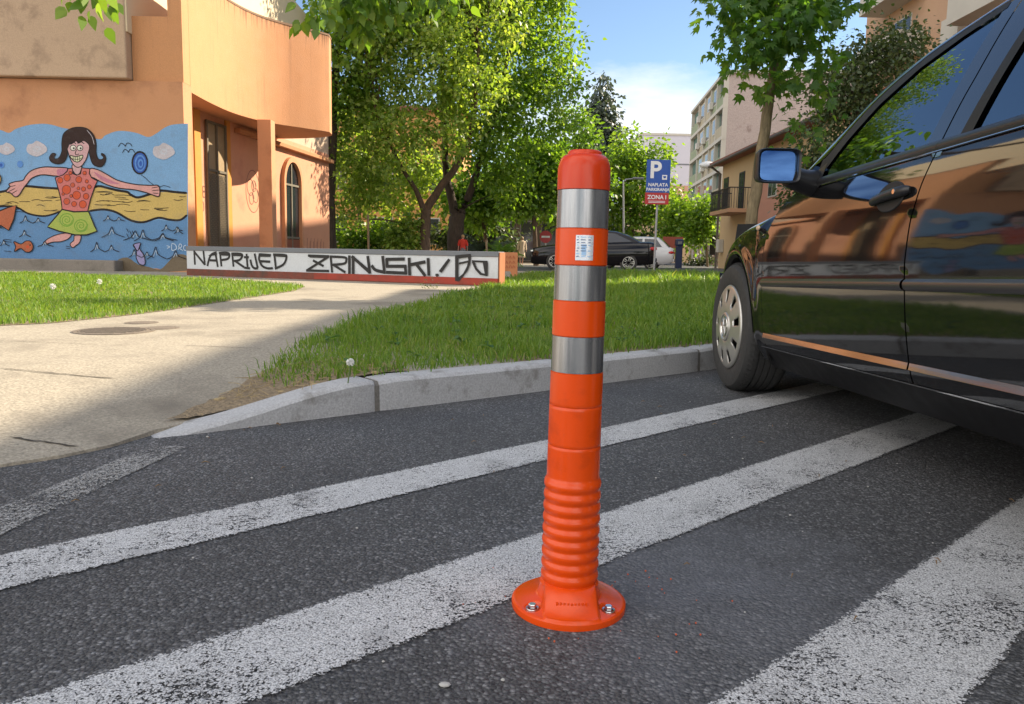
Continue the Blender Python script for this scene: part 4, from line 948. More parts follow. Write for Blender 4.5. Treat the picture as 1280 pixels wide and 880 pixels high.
for side_, s_e, nm in ((1, 4.42, 'front'), (-1, -.15, 'rear')):
    rws = []
    for z, bul in ((.17, .06), (.22, .10), (.33, .14), (.45, .14), (.52, .10), (.58 if side_ > 0 else .86, .04)):
        w = CW(s_e, z)+.002; rws.append([CP(1, s_e+side_*(bul*(1-abs(t_)**3)+.06*(1-t_*t_)), w*t_, z) for t_ in [-1+k/12 for k in range(25)]])
    fb = MB(); fb.grid(rws); bo_ = fb.build('bumper', M_paint, car, True)
    pl_ = MB().box(CP(1, s_e+side_*.205-.004, -.25, .36), CP(1, s_e+side_*.205+.004, .25, .46)); pl_.build('number_plate', M_white_w, bo_)
for sg in (-1, 1):
    MB().ball(CP(sg, 4.36, .60, .545), (.13, .10, .06), 14).build('headlight', M_lens, car, True)
    MB().ball(CP(sg, -.14, .62, .72), (.14, .07, .10), 14).build('tail_light', M_redl, car, True)
grl = MB()
for k in range(5): grl.box(CP(1, 4.55, -.35, .50+k*.015), CP(1, 4.575, .35, .507+k*.015))
grl.build('grille', M_chr, car)
# inside: floor shell, dashboard, seats, steering wheel
sh = MB(); rws = []
for s_ in [-.1+4.3*k/30 for k in range(31)]:
    inn_ = .30 if abs(s_-AS) < AR+.06 or abs(s_-BS) < AR+.06 else .05
    rws.append([CP(1, s_, sg*(CW(s_, z)-inn_), z) for sg, z in ((-1, .84), (-1, .6), (-1, .30), (-1, .20), (1, .20), (1, .30), (1, .6), (1, .84))])
sh.grid(rws); sh.build('cabin_shell', M_lin, car)
MB().obox(CP(1, 2.93, 0, 0), (1, 0, 0), (0, 1, 0), .72, .18, .66, .875).build('dashboard', M_seat, car)
for sg in (-1, 1):
    st_ = thing
    m_ = MB().obox(CP(sg, 2.05, .36, 0), (1,0,0), (0,1,0), .23, .24, .36, .50)
    m_.prism([CP(sg, 1.86, .13, .48), CP(sg, 1.98, .13, .48), CP(sg, 1.84, .15, 1.02), CP(sg, 1.74, .15, 1.02)], (sg*.46, 0, 0)); so_ = bev(m_.build('seat', M_seat, car), .04, 3)
    bev(MB().obox(CP(sg, 1.77, .36, 0), (1,0,0), (0,1,0), .12, .045, 1.06, 1.20).build('headrest', M_seat, so_), .03, 3)
bev(MB().obox(CP(1, 1.0, 0, 0), (1,0,0), (0,1,0), .62, .12, .45, .98).build('rear_seat', M_seat, car), .05, 3)
sw = MB(); sw.tube([(-.36+.18*math.cos(a), 2.60-2.3-.06*math.sin(a), .87+.17*math.sin(a)) for a in [k*2*math.pi/28 for k in range(29)]], .014, 8, cap=False); sw.tube([(-.53, .30, .87), (-.19, .30, .87)], .018, 6).tube([(-.36, .30, .87), (-.36, .55, .80)], .03, 8); sw.build('steering_wheel', M_trim, car, True)
# wheels
def wheel(sg, s_):
    R_, rw_ = .305, .195; xo = sg*(CW(min(s_, 3.5), .55)-.018)
    if s_ > 3: xo = sg*.862
    y, z = s_-2.3, R_-.004
    tp = [(.196, 0), (.205, .006), (.235, .0115), (.262, .0125), (.283, .008), (.294, -.004), (.3005, -.018)]
    g = -.024
    while g > -rw_+.03:
        tp += [(.3045, g), (.3048, g-.021), (.2975, g-.023), (.2975, g-.028)]; g -= .030
    tp += [(.3005, -rw_+.02), (.285, -rw_-.002), (.25, -rw_-.01), (.20, -rw_)]
    tm = MB().lathe([(r_, sg*h) for r_, h in tp], (xo, y, z), 96, axis='X')
    for k in range(72):                                                # shoulder blocks
        a = k*2*math.pi/72; da = .030
        q = [(xo+sg*h, y+r_*math.cos(a+dd+tw), z+r_*math.sin(a+dd+tw)) for r_, h, tw in ((.2995, -.006, 0), (.3062, -.022, .015), (.3062, -.044, .04), (.296, -.046, .04)) for dd in (-da*.62, da*.62)]
        tm.add(q, [(0,1,3,2),(2,3,5,4),(4,5,7,6),(0,2,4,6),(1,7,5,3)])
    w_ = tm.build('wheel', M_tyre, car, True, sharp=30)
    # silver cover: nine broad spokes with slots at the rim, hub ring with a round badge
    cv_ = MB(); na = 9*12
    rad_ = [(.198, .004), (.192, .009), (.184, .011), (.176, .012), (.12, .020), (.102, .0215), (.078, .0215), (.070, .0215)]
    pts = [[(xo+sg*(h-.0), y+r_*math.cos(k*2*math.pi/na), z+r_*math.sin(k*2*math.pi/na)) for k in range(na)] for r_, h in rad_]
    o_ = len(cv_.v); cv_.v += [p for row in pts for p in row]
    for i in range(len(rad_)-1):
        for k in range(na):
            ph = k % 12
            if i == 3 and ph < 4: continue
            f = (i*na+k, i*na+(k+1) % na, (i+1)*na+(k+1) % na, (i+1)*na+k); cv_.f.append(f); cv_.m.append(0)
    co_ = cv_.build('wheel_cover', M_alu, w_, True, sharp=50); sm = co_.modifiers.new('thickness', 'SOLIDIFY'); sm.thickness = .008; sm.offset = 0
    MB().lathe([(.199, -.012), (.0, -.03)], (xo, y, z), 40, axis='X').build('brake_shadow_disc', M_lin, w_) if False else MB().lathe([(.198, sg*-.05), (.15, sg*-.055), (.001, sg*-.06)], (xo, y, z), 40, axis='X').build('steel_rim', M_lin, w_)
    MB().lathe([(.072, sg*.0205), (.068, sg*.030), (.060, sg*.033), (.055, sg*.027), (.001, sg*.027)], (xo, y, z), 48, axis='X').build('hub_cap', M_alu, w_, True)
    em = MB(); em.lathe([(.050, sg*.029), (.0485, sg*.0315), (.0455, sg*.0315), (.044, sg*.029)], (xo, y, z), 40, axis='X')
    def est(p): em.tube([(xo+sg*.030, y-sg*a, z+b) for a, b in p], .0025, 6)
    est([(-.020, .038), (0, .006), (.020, .038)]); est([(-.040, .018), (-.020, -.036), (0, .0), (.020, -.036), (.040, .018)])
    em.build('badge', M_chr, w_, True)
for sg in (-1, 1):
    for s_ in (AS, BS): wheel(sg, s_)

# ------------------------------------------------------------------ trees
def barkmat(name, col):
    m, t, out = nt(name); p = N(t, 'ShaderNodeBsdfPrincipled', Roughness=.95); co_ = mapco(t, (1, 1, .22))
    k = noise(t, co_, 16, 6, .7); t.links.new(ramp(t, k, [(.3, [x*.45 for x in col]), (.7, [x*1.35 for x in col])]), p.inputs['Base Color'])
    t.links.new(bump(t, k, 1, .04), p.inputs['Normal']); t.links.new(p.outputs[0], out.inputs[0]); return m
M_bk = barkmat('brown_bark', (.13, .085, .055)); M_bkd = barkmat('dark_bark', (.07, .05, .036)); M_bkp = barkmat('pale_bark', (.22, .17, .10))
LF = dict(yellow=leafmat('yellow_green_leaves', [(.08,.15,.024),(.145,.235,.042),(.21,.305,.06),(.29,.36,.09),(.36,.36,.19)], .52),
          mid=leafmat('mid_green_leaves', [(.06,.13,.02),(.11,.20,.03),(.17,.27,.04),(.25,.33,.06)], .55),
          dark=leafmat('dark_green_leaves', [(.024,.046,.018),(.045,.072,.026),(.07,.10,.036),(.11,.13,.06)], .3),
          fresh=leafmat('fresh_green_leaves', [(.05,.115,.015),(.09,.18,.025),(.14,.24,.035),(.20,.28,.05)], .5),
          grey=leafmat('grey_green_needles', [(.035,.055,.045),(.06,.085,.07),(.10,.13,.11)], .2),
          plane=leafmat('plane_tree_leaves', [(.04,.105,.026),(.065,.15,.032),(.10,.19,.038),(.16,.24,.045)], .6))
KITE = np.array([(0,0,0),(-.27,.14,.05),(-.37,.42,.07),(-.20,.78,.01),(0,1.12,-.09),(.20,.78,.01),(.37,.42,.07),(.27,.14,.05)])
STAR = np.array([(0,0,0),(-.30,.05,.02),(-.62,.30,.0),(-.30,.38,.04),(-.42,.85,-.05),(-.12,.66,.03),(0,1.15,-.10),(.12,.66,.03),(.42,.85,-.05),(.30,.38,.04),(.62,.30,0),(.30,.05,.02)])
def leaves(name, lobes, total, size, m_, parent, clump=.45, shape=KITE, droop=.35, shell=.45, per=26, seed=0, spread=(1,1,.8)):
    """leaf-sized faces gathered in clumps through the volume of the lobes"""
    r_ = np.random.default_rng(seed+5); vol = np.array([l[3]*l[4]*l[5] for l in lobes])**.8; cs = []
    ncl = max(8, total//per)
    for l, n in zip(lobes, np.maximum(3, (ncl*vol/vol.sum()).astype(int))):
        d = r_.normal(size=(n, 3)); d /= np.linalg.norm(d, axis=1)[:, None]
        rr_ = (shell+(1-shell)*r_.random(n)**.7)*(1+.16*np.sin(5*d[:, 0]+3*d[:, 2]+l[0])*np.cos(4*d[:, 1]+l[2]))
        cs.append(np.array(l[:3])+d*rr_[:, None]*np.array(l[3:6]))
    cs = np.concatenate(cs); n = len(cs); k = per
    off = r_.normal(size=(n, k, 3))*clump*.5*r_.uniform(.6, 1.3, (n, 1, 1))*np.array(spread)
    pos = (cs[:, None]+off).reshape(-1, 3); m = len(pos)
    out = off.reshape(-1, 3)+.3*r_.normal(size=(m, 3))*clump; out[:, 2] -= droop*clump; out += 1e-6
    yv = out/np.linalg.norm(out, axis=1)[:, None]
    nz = r_.normal(size=(m, 3))*.75+np.array((0, 0, 1.0)); nz -= yv*(nz*yv).sum(1)[:, None]; nz /= np.linalg.norm(nz, axis=1)[:, None]+1e-9
    xv = np.cross(yv, nz); sz = size*r_.uniform(.6, 1.3, m); K_ = len(shape)
    V = pos[:, None]+sz[:, None, None]*(shape[None, :, 0:1]*xv[:, None]+shape[None, :, 1:2]*yv[:, None]+shape[None, :, 2:3]*nz[:, None])
    me = bpy.data.meshes.new(name); me.vertices.add(m*K_); me.vertices.foreach_set('co', V.astype(np.float32).ravel())
    me.loops.add(m*K_); me.loops.foreach_set('vertex_index', np.arange(m*K_, dtype=np.int32)); me.polygons.add(m); me.polygons.foreach_set('loop_start', (np.arange(m)*K_).astype(np.int32))
    me.materials.append(m_); me.update(calc_edges=True)
    o = bpy.data.objects.new(name, me); COL.objects.link(o); attach(o, parent); return cs
def tree(name, label, base, paths, lobes, n, size, lm, bark, group=None, limbs=26, **kw):
    r_ = random.Random(int(abs(base[0]*100+base[1]*7)))
    t_ = thing(name, label, 'tree', base, group); cs = leaves('crown', lobes, n, size, lm, t_, seed=int(abs(base[0]*31+base[1])), **kw)
    tm = MB(); nodes = []
    for pth, ra, rb_ in paths:
        q = [Vector(p) for p in crom(pth, 5)]; q = [p+Vector((r_.uniform(-1, 1), r_.uniform(-1, 1), 0))*ra*.12 if 0 < i < len(q)-1 else p for i, p in enumerate(q)]
        rad_ = [ra+(rb_-ra)*i/(len(q)-1) for i in range(len(q))]; tm.tube(q, rad_, 10); nodes += [(p, r) for p, r in zip(q, rad_)][len(q)//2:]
    for i in r_.sample(range(len(cs)), min(limbs, len(cs))):
        e = Vector(cs[i]); p, r = min(nodes, key=lambda a: (a[0]-e).length+max(0, a[0].z-e.z)*1.2); 
        if e.z < p.z+.25: continue
        mid = (p+e)/2+Vector((r_.uniform(-.2, .2), r_.uniform(-.2, .2), r_.uniform(-.1, .3)))*(e-p).length*.4
        tm.tube(crom([p, mid, e], 5), [max(.012, min(.05, r*.42))*(1-k/11) + .008 for k in range(11)], 6)
    tm.build('trunk', bark, t_, True, fix=False); return t_
def lob(u, v, Y, r, k=(1, 1, 1)):                                      # crown lobe seen round pixel (u, v) at depth Y with pixel radius r
    p = at(u, v, Y); q = r*Y/F; return (p.x, p.y, p.z, q*k[0], q*k[1], q*k[2])
def pt(u, v, Y): return tuple(at(u, v, Y))
def gp_(u, Y, z=PZ): d = ray(u, 320); return ((u-640)/F*Y, Y, z-.05)

tree('broadleaf_tree', 'yellow green tree with a leaning brown forked trunk behind the white wall', gp_(530, 33), [([gp_(529, 33), pt(531, 285, 33), pt(534, 258, 33)], .26, .2), ([pt(533, 262, 33), pt(552, 232, 32.7), pt(575, 200, 32.5), pt(592, 150, 32), pt(598, 60, 31.5)], .19, .07), ([pt(531, 268, 33), pt(520, 238, 32.5), pt(500, 205, 32), pt(470, 140, 31)], .13, .05)],
     [lob(470,90,31.5,58), lob(445,190,32,46), lob(500,170,31,52), lob(545,70,31,66), lob(520,10,31,70), lob(455,25,32,52), lob(432,255,32.5,36,(1,1,.8)), lob(585,110,31,48), lob(470,235,32,40,(1,1,.7)), lob(600,20,31.5,60), lob(560,-90,31,75), lob(490,-80,31,70), lob(540,-190,32,70), lob(450,-60,32,60), lob(560,165,31.5,36)], 42000, .155, LF['yellow'], M_bk, limbs=50, clump=.55, shell=.3)
tree('broadleaf_tree', 'large deep green tree with a thick dark trunk forked low, right of the leaning trunk', gp_(569, 35), [([gp_(568, 35), pt(570, 285, 35), pt(573, 264, 35)], .40, .33), ([pt(569, 268, 35), pt(560, 230, 35), pt(556, 190, 35), pt(552, 90, 35)], .22, .10), ([pt(576, 268, 35), pt(590, 235, 34.8), pt(600, 200, 34.5), pt(625, 120, 34), pt(640, 40, 34)], .20, .08)],
     [lob(640,90,34.5,62), lob(690,75,35,40), lob(672,130,35,48), lob(625,170,34,48), lob(668,15,35,38), lob(600,200,34.5,36,(1,1,.8)), lob(645,205,34.5,38,(1,1,.7)), lob(640,-10,35,80), lob(580,-30,35,70), lob(600,130,35,60), lob(706,110,35.5,22), lob(690,160,35.5,24), lob(650,-100,35,75), lob(600,-120,35,80), lob(640,-190,35,60), lob(650,-40,35,36), lob(640,240,35,30,(1.2,1,.6))], 38000, .175, LF['mid'], M_bkd, limbs=40, clump=.6, shell=.4)
tree('broadleaf_tree', 'dark trunked tree standing just past the right end of the orange building', gp_(412, 31.5), [([gp_(412, 31.5), pt(412, 260, 31.5), pt(414, 200, 31.5), pt(420, 90, 31.5), pt(430, 0, 31.5)], .26, .12)],
     [lob(440,60,31,50), lob(430,130,31.5,34), lob(480,-10,31,70), lob(460,120,32,40), lob(440,-30,31,60)], 9000, .18, LF['mid'], M_bkd, clump=.6)
tree('broadleaf_tree', 'tree rooted left of the path whose long limb drops leaf sprays across the upper edge', (-9.6, 11.6, PZ-.05), [([(-9.6, 11.6, .05), (-9.5, 11.6, 3), (-9.0, 11.5, 5.0), (-8.6, 11.4, 7)], .2, .1), ([(-9.0, 11.6, 5.2), (-7.5, 12.4, 6.6), pt(380, -70, 14), pt(440, -40, 14.6), pt(500, -25, 15), pt(560, -30, 15)], .09, .015), ([(-9.1, 11.5, 4.6), (-7.6, 11.2, 5.1), (-6.4, 11.0, 4.5), tuple(at(118, -4, 11))], .05, .012)],
     [(-8.6, 11.5, 7.4, 2.2, 2.0, 1.6), lob(118, -6, 11, 22, (1,1,.7)), (-7.6, 11.3, 5.7, 1.0, .8, .5), lob(415,8,14,22,(1.3,1,.8)), lob(440,-8,14.4,38), lob(490,2,14.8,36,(1.2,1,.8)), lob(530,-12,15,38,(1,1,.8)), lob(388,14,13.8,16,(1,1,.8)), lob(470,-40,14.8,40), lob(560,-22,15,34,(1,1,.7)), lob(455,35,14.6,16,(1,1,.8))], 3400, .19, LF['fresh'], M_bk, clump=.32, droop=1.2, per=12, shell=.2)
for a_ in (dict(u=725, Y=51, lob_=[(725,190,34),(735,230,36),(712,250,34),(720,150,22),(690,255,30)], n=7000, lab='light green airy tree rising behind the bollard cap', lm='fresh', sz=.24),
           dict(u=668, Y=38, lob_=[(665,230,32),(648,250,22),(690,225,32),(672,205,30)], n=7000, lab='bright low tree over the woman in beige', lm='fresh', sz=.24),
           dict(u=792, Y=55, lob_=[(775,215,34),(805,235,38),(790,190,28),(830,262,26),(760,250,30),(822,200,20),(780,268,30)], n=8000, lab='loose green tree behind the blue parking sign', lm='mid', sz=.26),
           dict(u=606, Y=40, lob_=[(600,255,36),(580,250,30),(625,235,36)], n=6000, lab='leafy tree in the gap right of the thick dark trunk', lm='fresh', sz=.24),
           dict(u=450, Y=42, lob_=[(445,215,44),(480,225,40),(430,165,44),(500,250,30),(520,205,36),(550,225,34)], n=4200, lab='sunlit tree seen between the slender trunk and the building', lm='yellow', sz=.26),
           dict(u=845, Y=52, lob_=[(848,275,20),(858,262,20),(840,290,16)], n=3000, lab='small round street tree by the ticket machine, left of its pair', lm='mid', sz=.22, th=.09),
           dict(u=881, Y=50, lob_=[(880,275,20),(872,290,18),(886,262,16)], n=3000, lab='small round street tree before the flats, right of its pair', lm='mid', sz=.22, th=.09)):
    u, Y = a_['u'], a_['Y']; th = a_.get('th', .16); top_ = a_['lob_'][0]
    tree('street_tree', a_['lab'], gp_(u, Y), [([gp_(u, Y), pt(u+1, 300, Y), pt(top_[0], top_[1], Y)], th, th*.45)], [lob(x, y, Y, r) for x, y, r in a_['lob_']], a_['n'], a_['sz'], LF[a_['lm']], M_bkp if th < .1 else M_bk, 'trees along the street behind the lawn', limbs=14, clump=.75, shell=.3)
# conifer
tree('broadleaf_tree', 'roadside tree behind the viewer that shows only in the wing mirror', (6.3, -6.4, -.05), [([(6.3, -6.4, 0), (6.3, -6.4, 2), (6.4, -6.4, 4)], .16, .08)], [(6.2, -6.3, 3.2, 1.7, 1.5, 1.3), (7.6, -6.6, 3.8, 1.3, 1.3, 1.2), (6.6, -6.5, 4.6, 1.3, 1.2, 1.0)], 3500, .16, LF['mid'], M_bkd, clump=.5)
p0 = gp_(752, 62); cf = []
for k in range(12):
    q = k/11; v = 100+q*110; cf.append(lob(752+random.uniform(-5, 5), v, 62, 6+18*q**.8, (1, 1, .7)))
tree('conifer', 'tall grey green conifer rising above the other trees at the centre', p0, [([p0, pt(752, 200, 62), pt(750, 100, 62)], .3, .05)], cf, 7000, .30, LF['grey'], M_bkd, limbs=20, clump=.7, droop=.8)
tree('plane_tree', 'slim sunlit plane tree on the lawn behind the car mirror', (3.06, 10.2, PZ-.05), [([(3.02, 10.2, .05), pt(936, 300, 10.2), pt(950, 200, 10.2), pt(964, 110, 10.2), pt(975, 20, 10.2), pt(978, -60, 10.2)], .085, .05)],
     [lob(972,50,10,54,(1,1,.9)), lob(928,62,10,34,(1.1,1,.8)), lob(1010,30,10.2,40), lob(948,112,10,28,(1.3,1,.6)), lob(1005,105,10,26,(1.2,1,.7)), lob(930,14,10,40), lob(990,-10,10.4,60), lob(1012,160,10,18), lob(1035,0,10.6,38), lob(940,-40,10.4,60), lob(1030,70,10.3,22)], 2700, .115, LF['plane'], M_bkp, limbs=40, clump=.30, droop=.7, per=16, shape=STAR, shell=.25)
tree('evergreen_oak', 'dense dull dark green tree beyond the car windscreen', gp_(1062, 22), [([gp_(1062, 22), pt(1064, 240, 22), pt(1070, 150, 22), pt(1090, 90, 22)], .2, .1), ([pt(1066, 180, 22), pt(1095, 160, 21.5), pt(1120, 140, 21)], .07, .04)],
     [lob(1060,100,22,44), lob(1100,70,22,40), lob(1130,55,22,28), lob(1050,160,22,44), lob(1100,130,22,40), lob(1030,200,22,40), lob(1145,85,22,22), lob(1080,210,22,50), lob(1010,240,22.5,34)], 15000, .105, LF['dark'], M_bkd, limbs=30, clump=.5, shell=.3)
# palm-like fronds, shrubs and hedges behind the low wall
def frond_plant(label, base, n, l, m_, name='palm'):
    t_ = thing(name, label, 'plant', base); o_ = MB(); r_ = random.Random(n)
    z0 = base[2]+.5
    for k in range(n):
        a = r_.uniform(0, 6.28); e = r_.uniform(.1, 1.35); L_ = l*r_.uniform(.7, 1.1); pts = []
        for j in range(8):
            q = j/7; pts.append(Vector((base[0]+math.cos(a)*L_*q*math.cos(e*(1-q*.3)), base[1]+math.sin(a)*L_*q*math.cos(e*(1-q*.3)), z0+L_*(q*math.sin(e)-.45*q*q*(1.2-.5*math.sin(e))))))
        side = Vector((-math.sin(a), math.cos(a), 0))
        for j in range(7):
            p, q = pts[j], pts[j+1]
            for sgn in (1, -1):
                for f_ in (.2, .7):
                    b = p.lerp(q, f_); tip = b+(q-p)*1.2+side*sgn*L_*.26*(1-.5*j/7)+Vector((0, 0, -.10*L_)); w = (q-p)*.22
                    o_.add([b-w, b+w, tip], [(0, 1, 2)])
    o_.build('fronds', m_, t_, fix=False); MB().tube([base, (base[0], base[1], z0)], [.16, .12], 10).build('trunk', M_bkd, t_); return t_
frond_plant('pale spiky palm behind the person in red', gp_(603, 36), 44, 1.6, LF['grey']); frond_plant('low yellow green fan palm between the two people', gp_(622, 33), 40, 1.1, LF['fresh'])
def shrub(label, u, Y, lobs, n, sz, lm, name='shrub', group=None):
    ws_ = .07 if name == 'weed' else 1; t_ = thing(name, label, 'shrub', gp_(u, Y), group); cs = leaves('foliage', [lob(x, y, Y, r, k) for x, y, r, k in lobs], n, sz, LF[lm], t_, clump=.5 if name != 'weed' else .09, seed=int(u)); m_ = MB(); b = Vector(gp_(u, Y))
    for i in range(0, len(cs), max(1, len(cs)//10)): m_.tube([b, (b+Vector(cs[i]))/2+Vector((0, 0, .1*ws_)), cs[i]], [.04*ws_, .02*ws_, .008*ws_], 5)
    m_.build('stems', M_bkd, t_, fix=False)
shrub('dark low shrub behind the left part of the white wall', 445, 34, [(440,300,20,(1.4,1,.9)),(470,296,18,(1.3,1,1))], 2500, .16, 'mid')
shrub('green shrub between the two leaning trunks at the wall', 497, 33, [(500,298,18,(1,1,1)),(512,285,14,(1,1,1))], 2000, .16, 'yellow')
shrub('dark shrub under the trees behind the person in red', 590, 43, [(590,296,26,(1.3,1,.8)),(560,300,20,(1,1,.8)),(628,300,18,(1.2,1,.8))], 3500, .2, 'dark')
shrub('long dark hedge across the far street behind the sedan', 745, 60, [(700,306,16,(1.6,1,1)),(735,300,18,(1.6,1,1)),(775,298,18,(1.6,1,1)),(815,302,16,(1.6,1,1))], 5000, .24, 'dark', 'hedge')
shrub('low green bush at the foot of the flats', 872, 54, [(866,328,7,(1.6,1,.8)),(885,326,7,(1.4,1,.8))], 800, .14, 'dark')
shrub('bushy sprig growing on the path edge at the foot of the white wall', 537, 11.2, [(537,364,9,(1.6,1,1.0))], 260, .022, 'dark', 'weed')

# ------------------------------------------------------------------ buildings round the square
M_shade = mat('shade_facade', (.42, .33, .24), .9, .08, 1); M_roof = mat('roof_tiles', (.24, .10, .06), .85, .2, 3, .2, 14)
M_win = solid('window_dark_glass', (.045, .05, .06), .1, ior=1.6); M_winf = mat('window_frame_paint', (.55, .53, .48), .7); M_rail = solid('railing_metal', (.04, .04, .045), .5, metal=.3)
M_ac = solid('air_conditioner_paint', (.55, .53, .49), .6)
def windows(parent, X, ys, zs, w, h, fm=M_winf):                       # windows in a wall that faces -X
    for y in ys:
        for z in zs:
            f_ = MB().box((X-.04, y-w/2, z), (X-.001, y+w/2, z+h)).build('window', fm, parent); p_ = MB()
            for k in (0, 1): p_.box((X-.048, y-w/2+.06+k*(w/2-.03), z+.06), (X-.042, y-.03+k*(w/2-.03), z+h-.06))
            p_.build('pane', M_win, f_)
# the block whose roof shades the road
sb = thing('street_building', 'three storey beige building on the right side of the street behind the black car', 'building', (14, 4, 0))
MB().box((11.4, -16, -.05), (21, 17.8, 9.0)).build('wall', M_shade, sb); bev(MB().box((11.2, -16.2, 9.003), (21.2, 18.0, 9.2)).build('roof', M_roof, sb), .03)
windows(sb, 11.4, [-12, -8.5, -5, -1.5, 2, 5.5, 9, 12.5, 16], (1.0, 4.0, 7.0), 1.2, 1.4)
# yellow house with sloping eave
M_yel = mat('yellow_render', (.56, .41, .24), .9, .1, 1, .06, 30); M_pkr = mat('pink_render', (.52, .26, .19), .9, .1, 1)
hs_ = thing('yellow_house', 'two storey yellow house with dark sloping eave and a railed balcony', 'house', (14, 36, 0))
MB().box((11.4, 29, -.05), (18, 43.2, 6.0)).build('wall', M_yel, hs_); MB().box((11.35, 31, .0), (11.399, 37.2, 5.0)).build('pink_wall', M_pkr, hs_)
MB().prism([(10.8, 28.8, 5.75), (10.8, 28.8, 5.9), (14.7, 28.8, 7.5), (18.6, 28.8, 5.9), (18.6, 28.8, 5.75)], (0, 15.0, 0)).build('roof', M_roof, hs_)
MB().tube([(10.78, 28.8, 5.80), (10.78, 43.8, 5.72)], .075, 8).tube([(10.78, 43.5, 5.72), (11.3, 43.3, 5.3), (11.3, 43.3, 0)], .07, 8).build('gutter', mat('gutter_metal', (.10, .085, .075), .6), hs_)
bl = MB().box((10.3, 37.6, 2.9), (11.398, 41.2, 3.08)).build('balcony', mat('balcony_slab', (.50, .30, .18), .9), hs_)
rl_ = MB().box((10.3, 37.6, 4.05), (10.35, 41.2, 4.1)).box((10.3, 37.6, 3.12), (10.35, 41.2, 3.16))
for k in range(33): rl_.box((10.315, 37.6+k*.1125, 3.1), (10.335, 37.62+k*.1125, 4.06))
for y in (37.6, 41.18):
    rl_.box((10.3, y, 4.05), (11.398, y+.03, 4.1))
    for k in range(8): rl_.box((10.4+k*.13, y, 3.1), (10.42+k*.13, y+.02, 4.06))
rl_.build('railing', M_rail, bl, fix=False)
windows(hs_, 11.4, [39.4, 42.3], (3.1,), .9, 1.9, M_rail); windows(hs_, 11.35, [34.5], (3.4, .9), 1.1, 1.4)
bev(MB().box((11.1, 42.2, 1.0), (11.398, 42.7, 1.7)).build('air_conditioner', M_ac, hs_), .03)
# block of flats
fa = Vector((17.55, 66.0)); fb_ = Vector((18.95, 84.0)); dx = (fb_-fa).normalized(); nx = Vector((-dx.y, dx.x)); LF_ = (fb_-fa).length; HT = 15.9
ap = thing('block_of_flats', 'five storey grey beige block of flats with loggias and air conditioners', 'building', (fa.x+4, fa.y+6, 0))
def fbx(mb, a0, a1, d0, d1, z0, z1, mi=0):                             # along the facade, out from it, height
    q = []
    for z in (z0, z1):
        for a_, d_ in ((a0, d0), (a1, d0), (a1, d1), (a0, d1)): p = fa+dx*a_+nx*d_; q.append((p.x, p.y, z))
    return mb.add(q, BF, mi)
M_fb = mat('flats_beige', (.42, .37, .27), .9, .1, .8, .1, 20, stain=((.28, .25, .18), .55, .8, 1)); M_fg = mat('flats_green', (.27, .31, .20), .9, .1, .8); M_teal = mat('flats_teal', (.10, .17, .14), .9); M_slab = mat('flats_slab', (.52, .49, .43), .9, .1, 1)
M_sidew = mat('flats_side_render', (.43, .355, .33), .95, .08, .5, .18, 12, .6, 8, .05, stain=((.27, .20, .18), .60, .72, .9))
m_ = MB(); fbx(m_, 0, LF_, -11, 0, -.05, HT); m_.build('wall', M_sidew, ap)
m_ = MB(); fbx(m_, -.25, LF_+.2, -11.2, .45, HT+.003, HT+.25); m_.build('roof', M_slab, ap)
zs_ = [3.0+2.58*k for k in range(5)]
m_ = MB()
for z in zs_: fbx(m_, -.02, LF_, .003, .42, z-.16, z+.14)
for a_ in (0, 3.2, 6.3, 9.6, 13.2, LF_-.2): fbx(m_, a_, a_+.22, .004, .38, 3.15, HT)
m_.build('slab_bands', M_slab, ap, fix=False)
for j, z in enumerate(zs_):
    zt_ = z+2.42-.0
    m_ = MB(); fbx(m_, .25, 3.18, .005, .05, z+.145, zt_); lg = m_.build('loggia', M_teal, ap)
    m_ = MB(); fbx(m_, .25, 3.18, .33, .36, z+.145, z+1.05); m_.build('parapet', M_fb if j % 2 else M_fg, lg)
    m_ = MB(); fbx(m_, 1.2, 2.6, .052, .07, z+.5, zt_-.1); m_.build('door', M_win, lg)
    m_ = MB(); fbx(m_, 13.45, LF_-.22, .005, .05, z+.145, zt_); lg = m_.build('loggia', M_teal, ap)
    m_ = MB(); fbx(m_, 13.45, LF_-.22, .33, .36, z+.145, z+1.05); m_.build('parapet', M_fg, lg)
    for i, (a0, a1) in enumerate(((3.45, 6.28), (6.55, 9.58), (9.85, 13.18))):
        m_ = MB(); fbx(m_, a0, a1, .005, .22, z+.145, zt_); pn = m_.build('panel', (M_fb, M_fg, M_fb)[(i+j) % 3], ap)
        m_ = MB(); fbx(m_, a0+.7, a1-.75, .222, .25, z+.9, zt_-.15); w_ = m_.build('window', M_winf, ap)
        m_ = MB(); fbx(m_, a0+.8, a1-.85, .252, .262, z+1.0, zt_-.25); m_.build('pane', M_win, w_)
        if (i*2+j) % 3 != 0 and j > 0:
            m_ = MB(); fbx(m_, a1-.65, a1+.15, .25, .58, z+.75, z+1.35); bev(m_.build('air_conditioner', M_ac, ap), .03)
m_ = MB(); fbx(m_, .3, 4, .005, .06, .0, 2.7); m_.build('shop_front', mat('shop_front_brick', (.25, .11, .08), .9), ap)
for a_ in (5, 7.5, 10, 13, 15.5):
    m_ = MB(); fbx(m_, a_, a_+1.5, .005, .06, .2, 2.5); w_ = m_.build('window', M_winf, ap); m_ = MB(); fbx(m_, a_+.1, a_+1.4, .062, .07, .3, 2.4); m_.build('pane', M_win, w_)
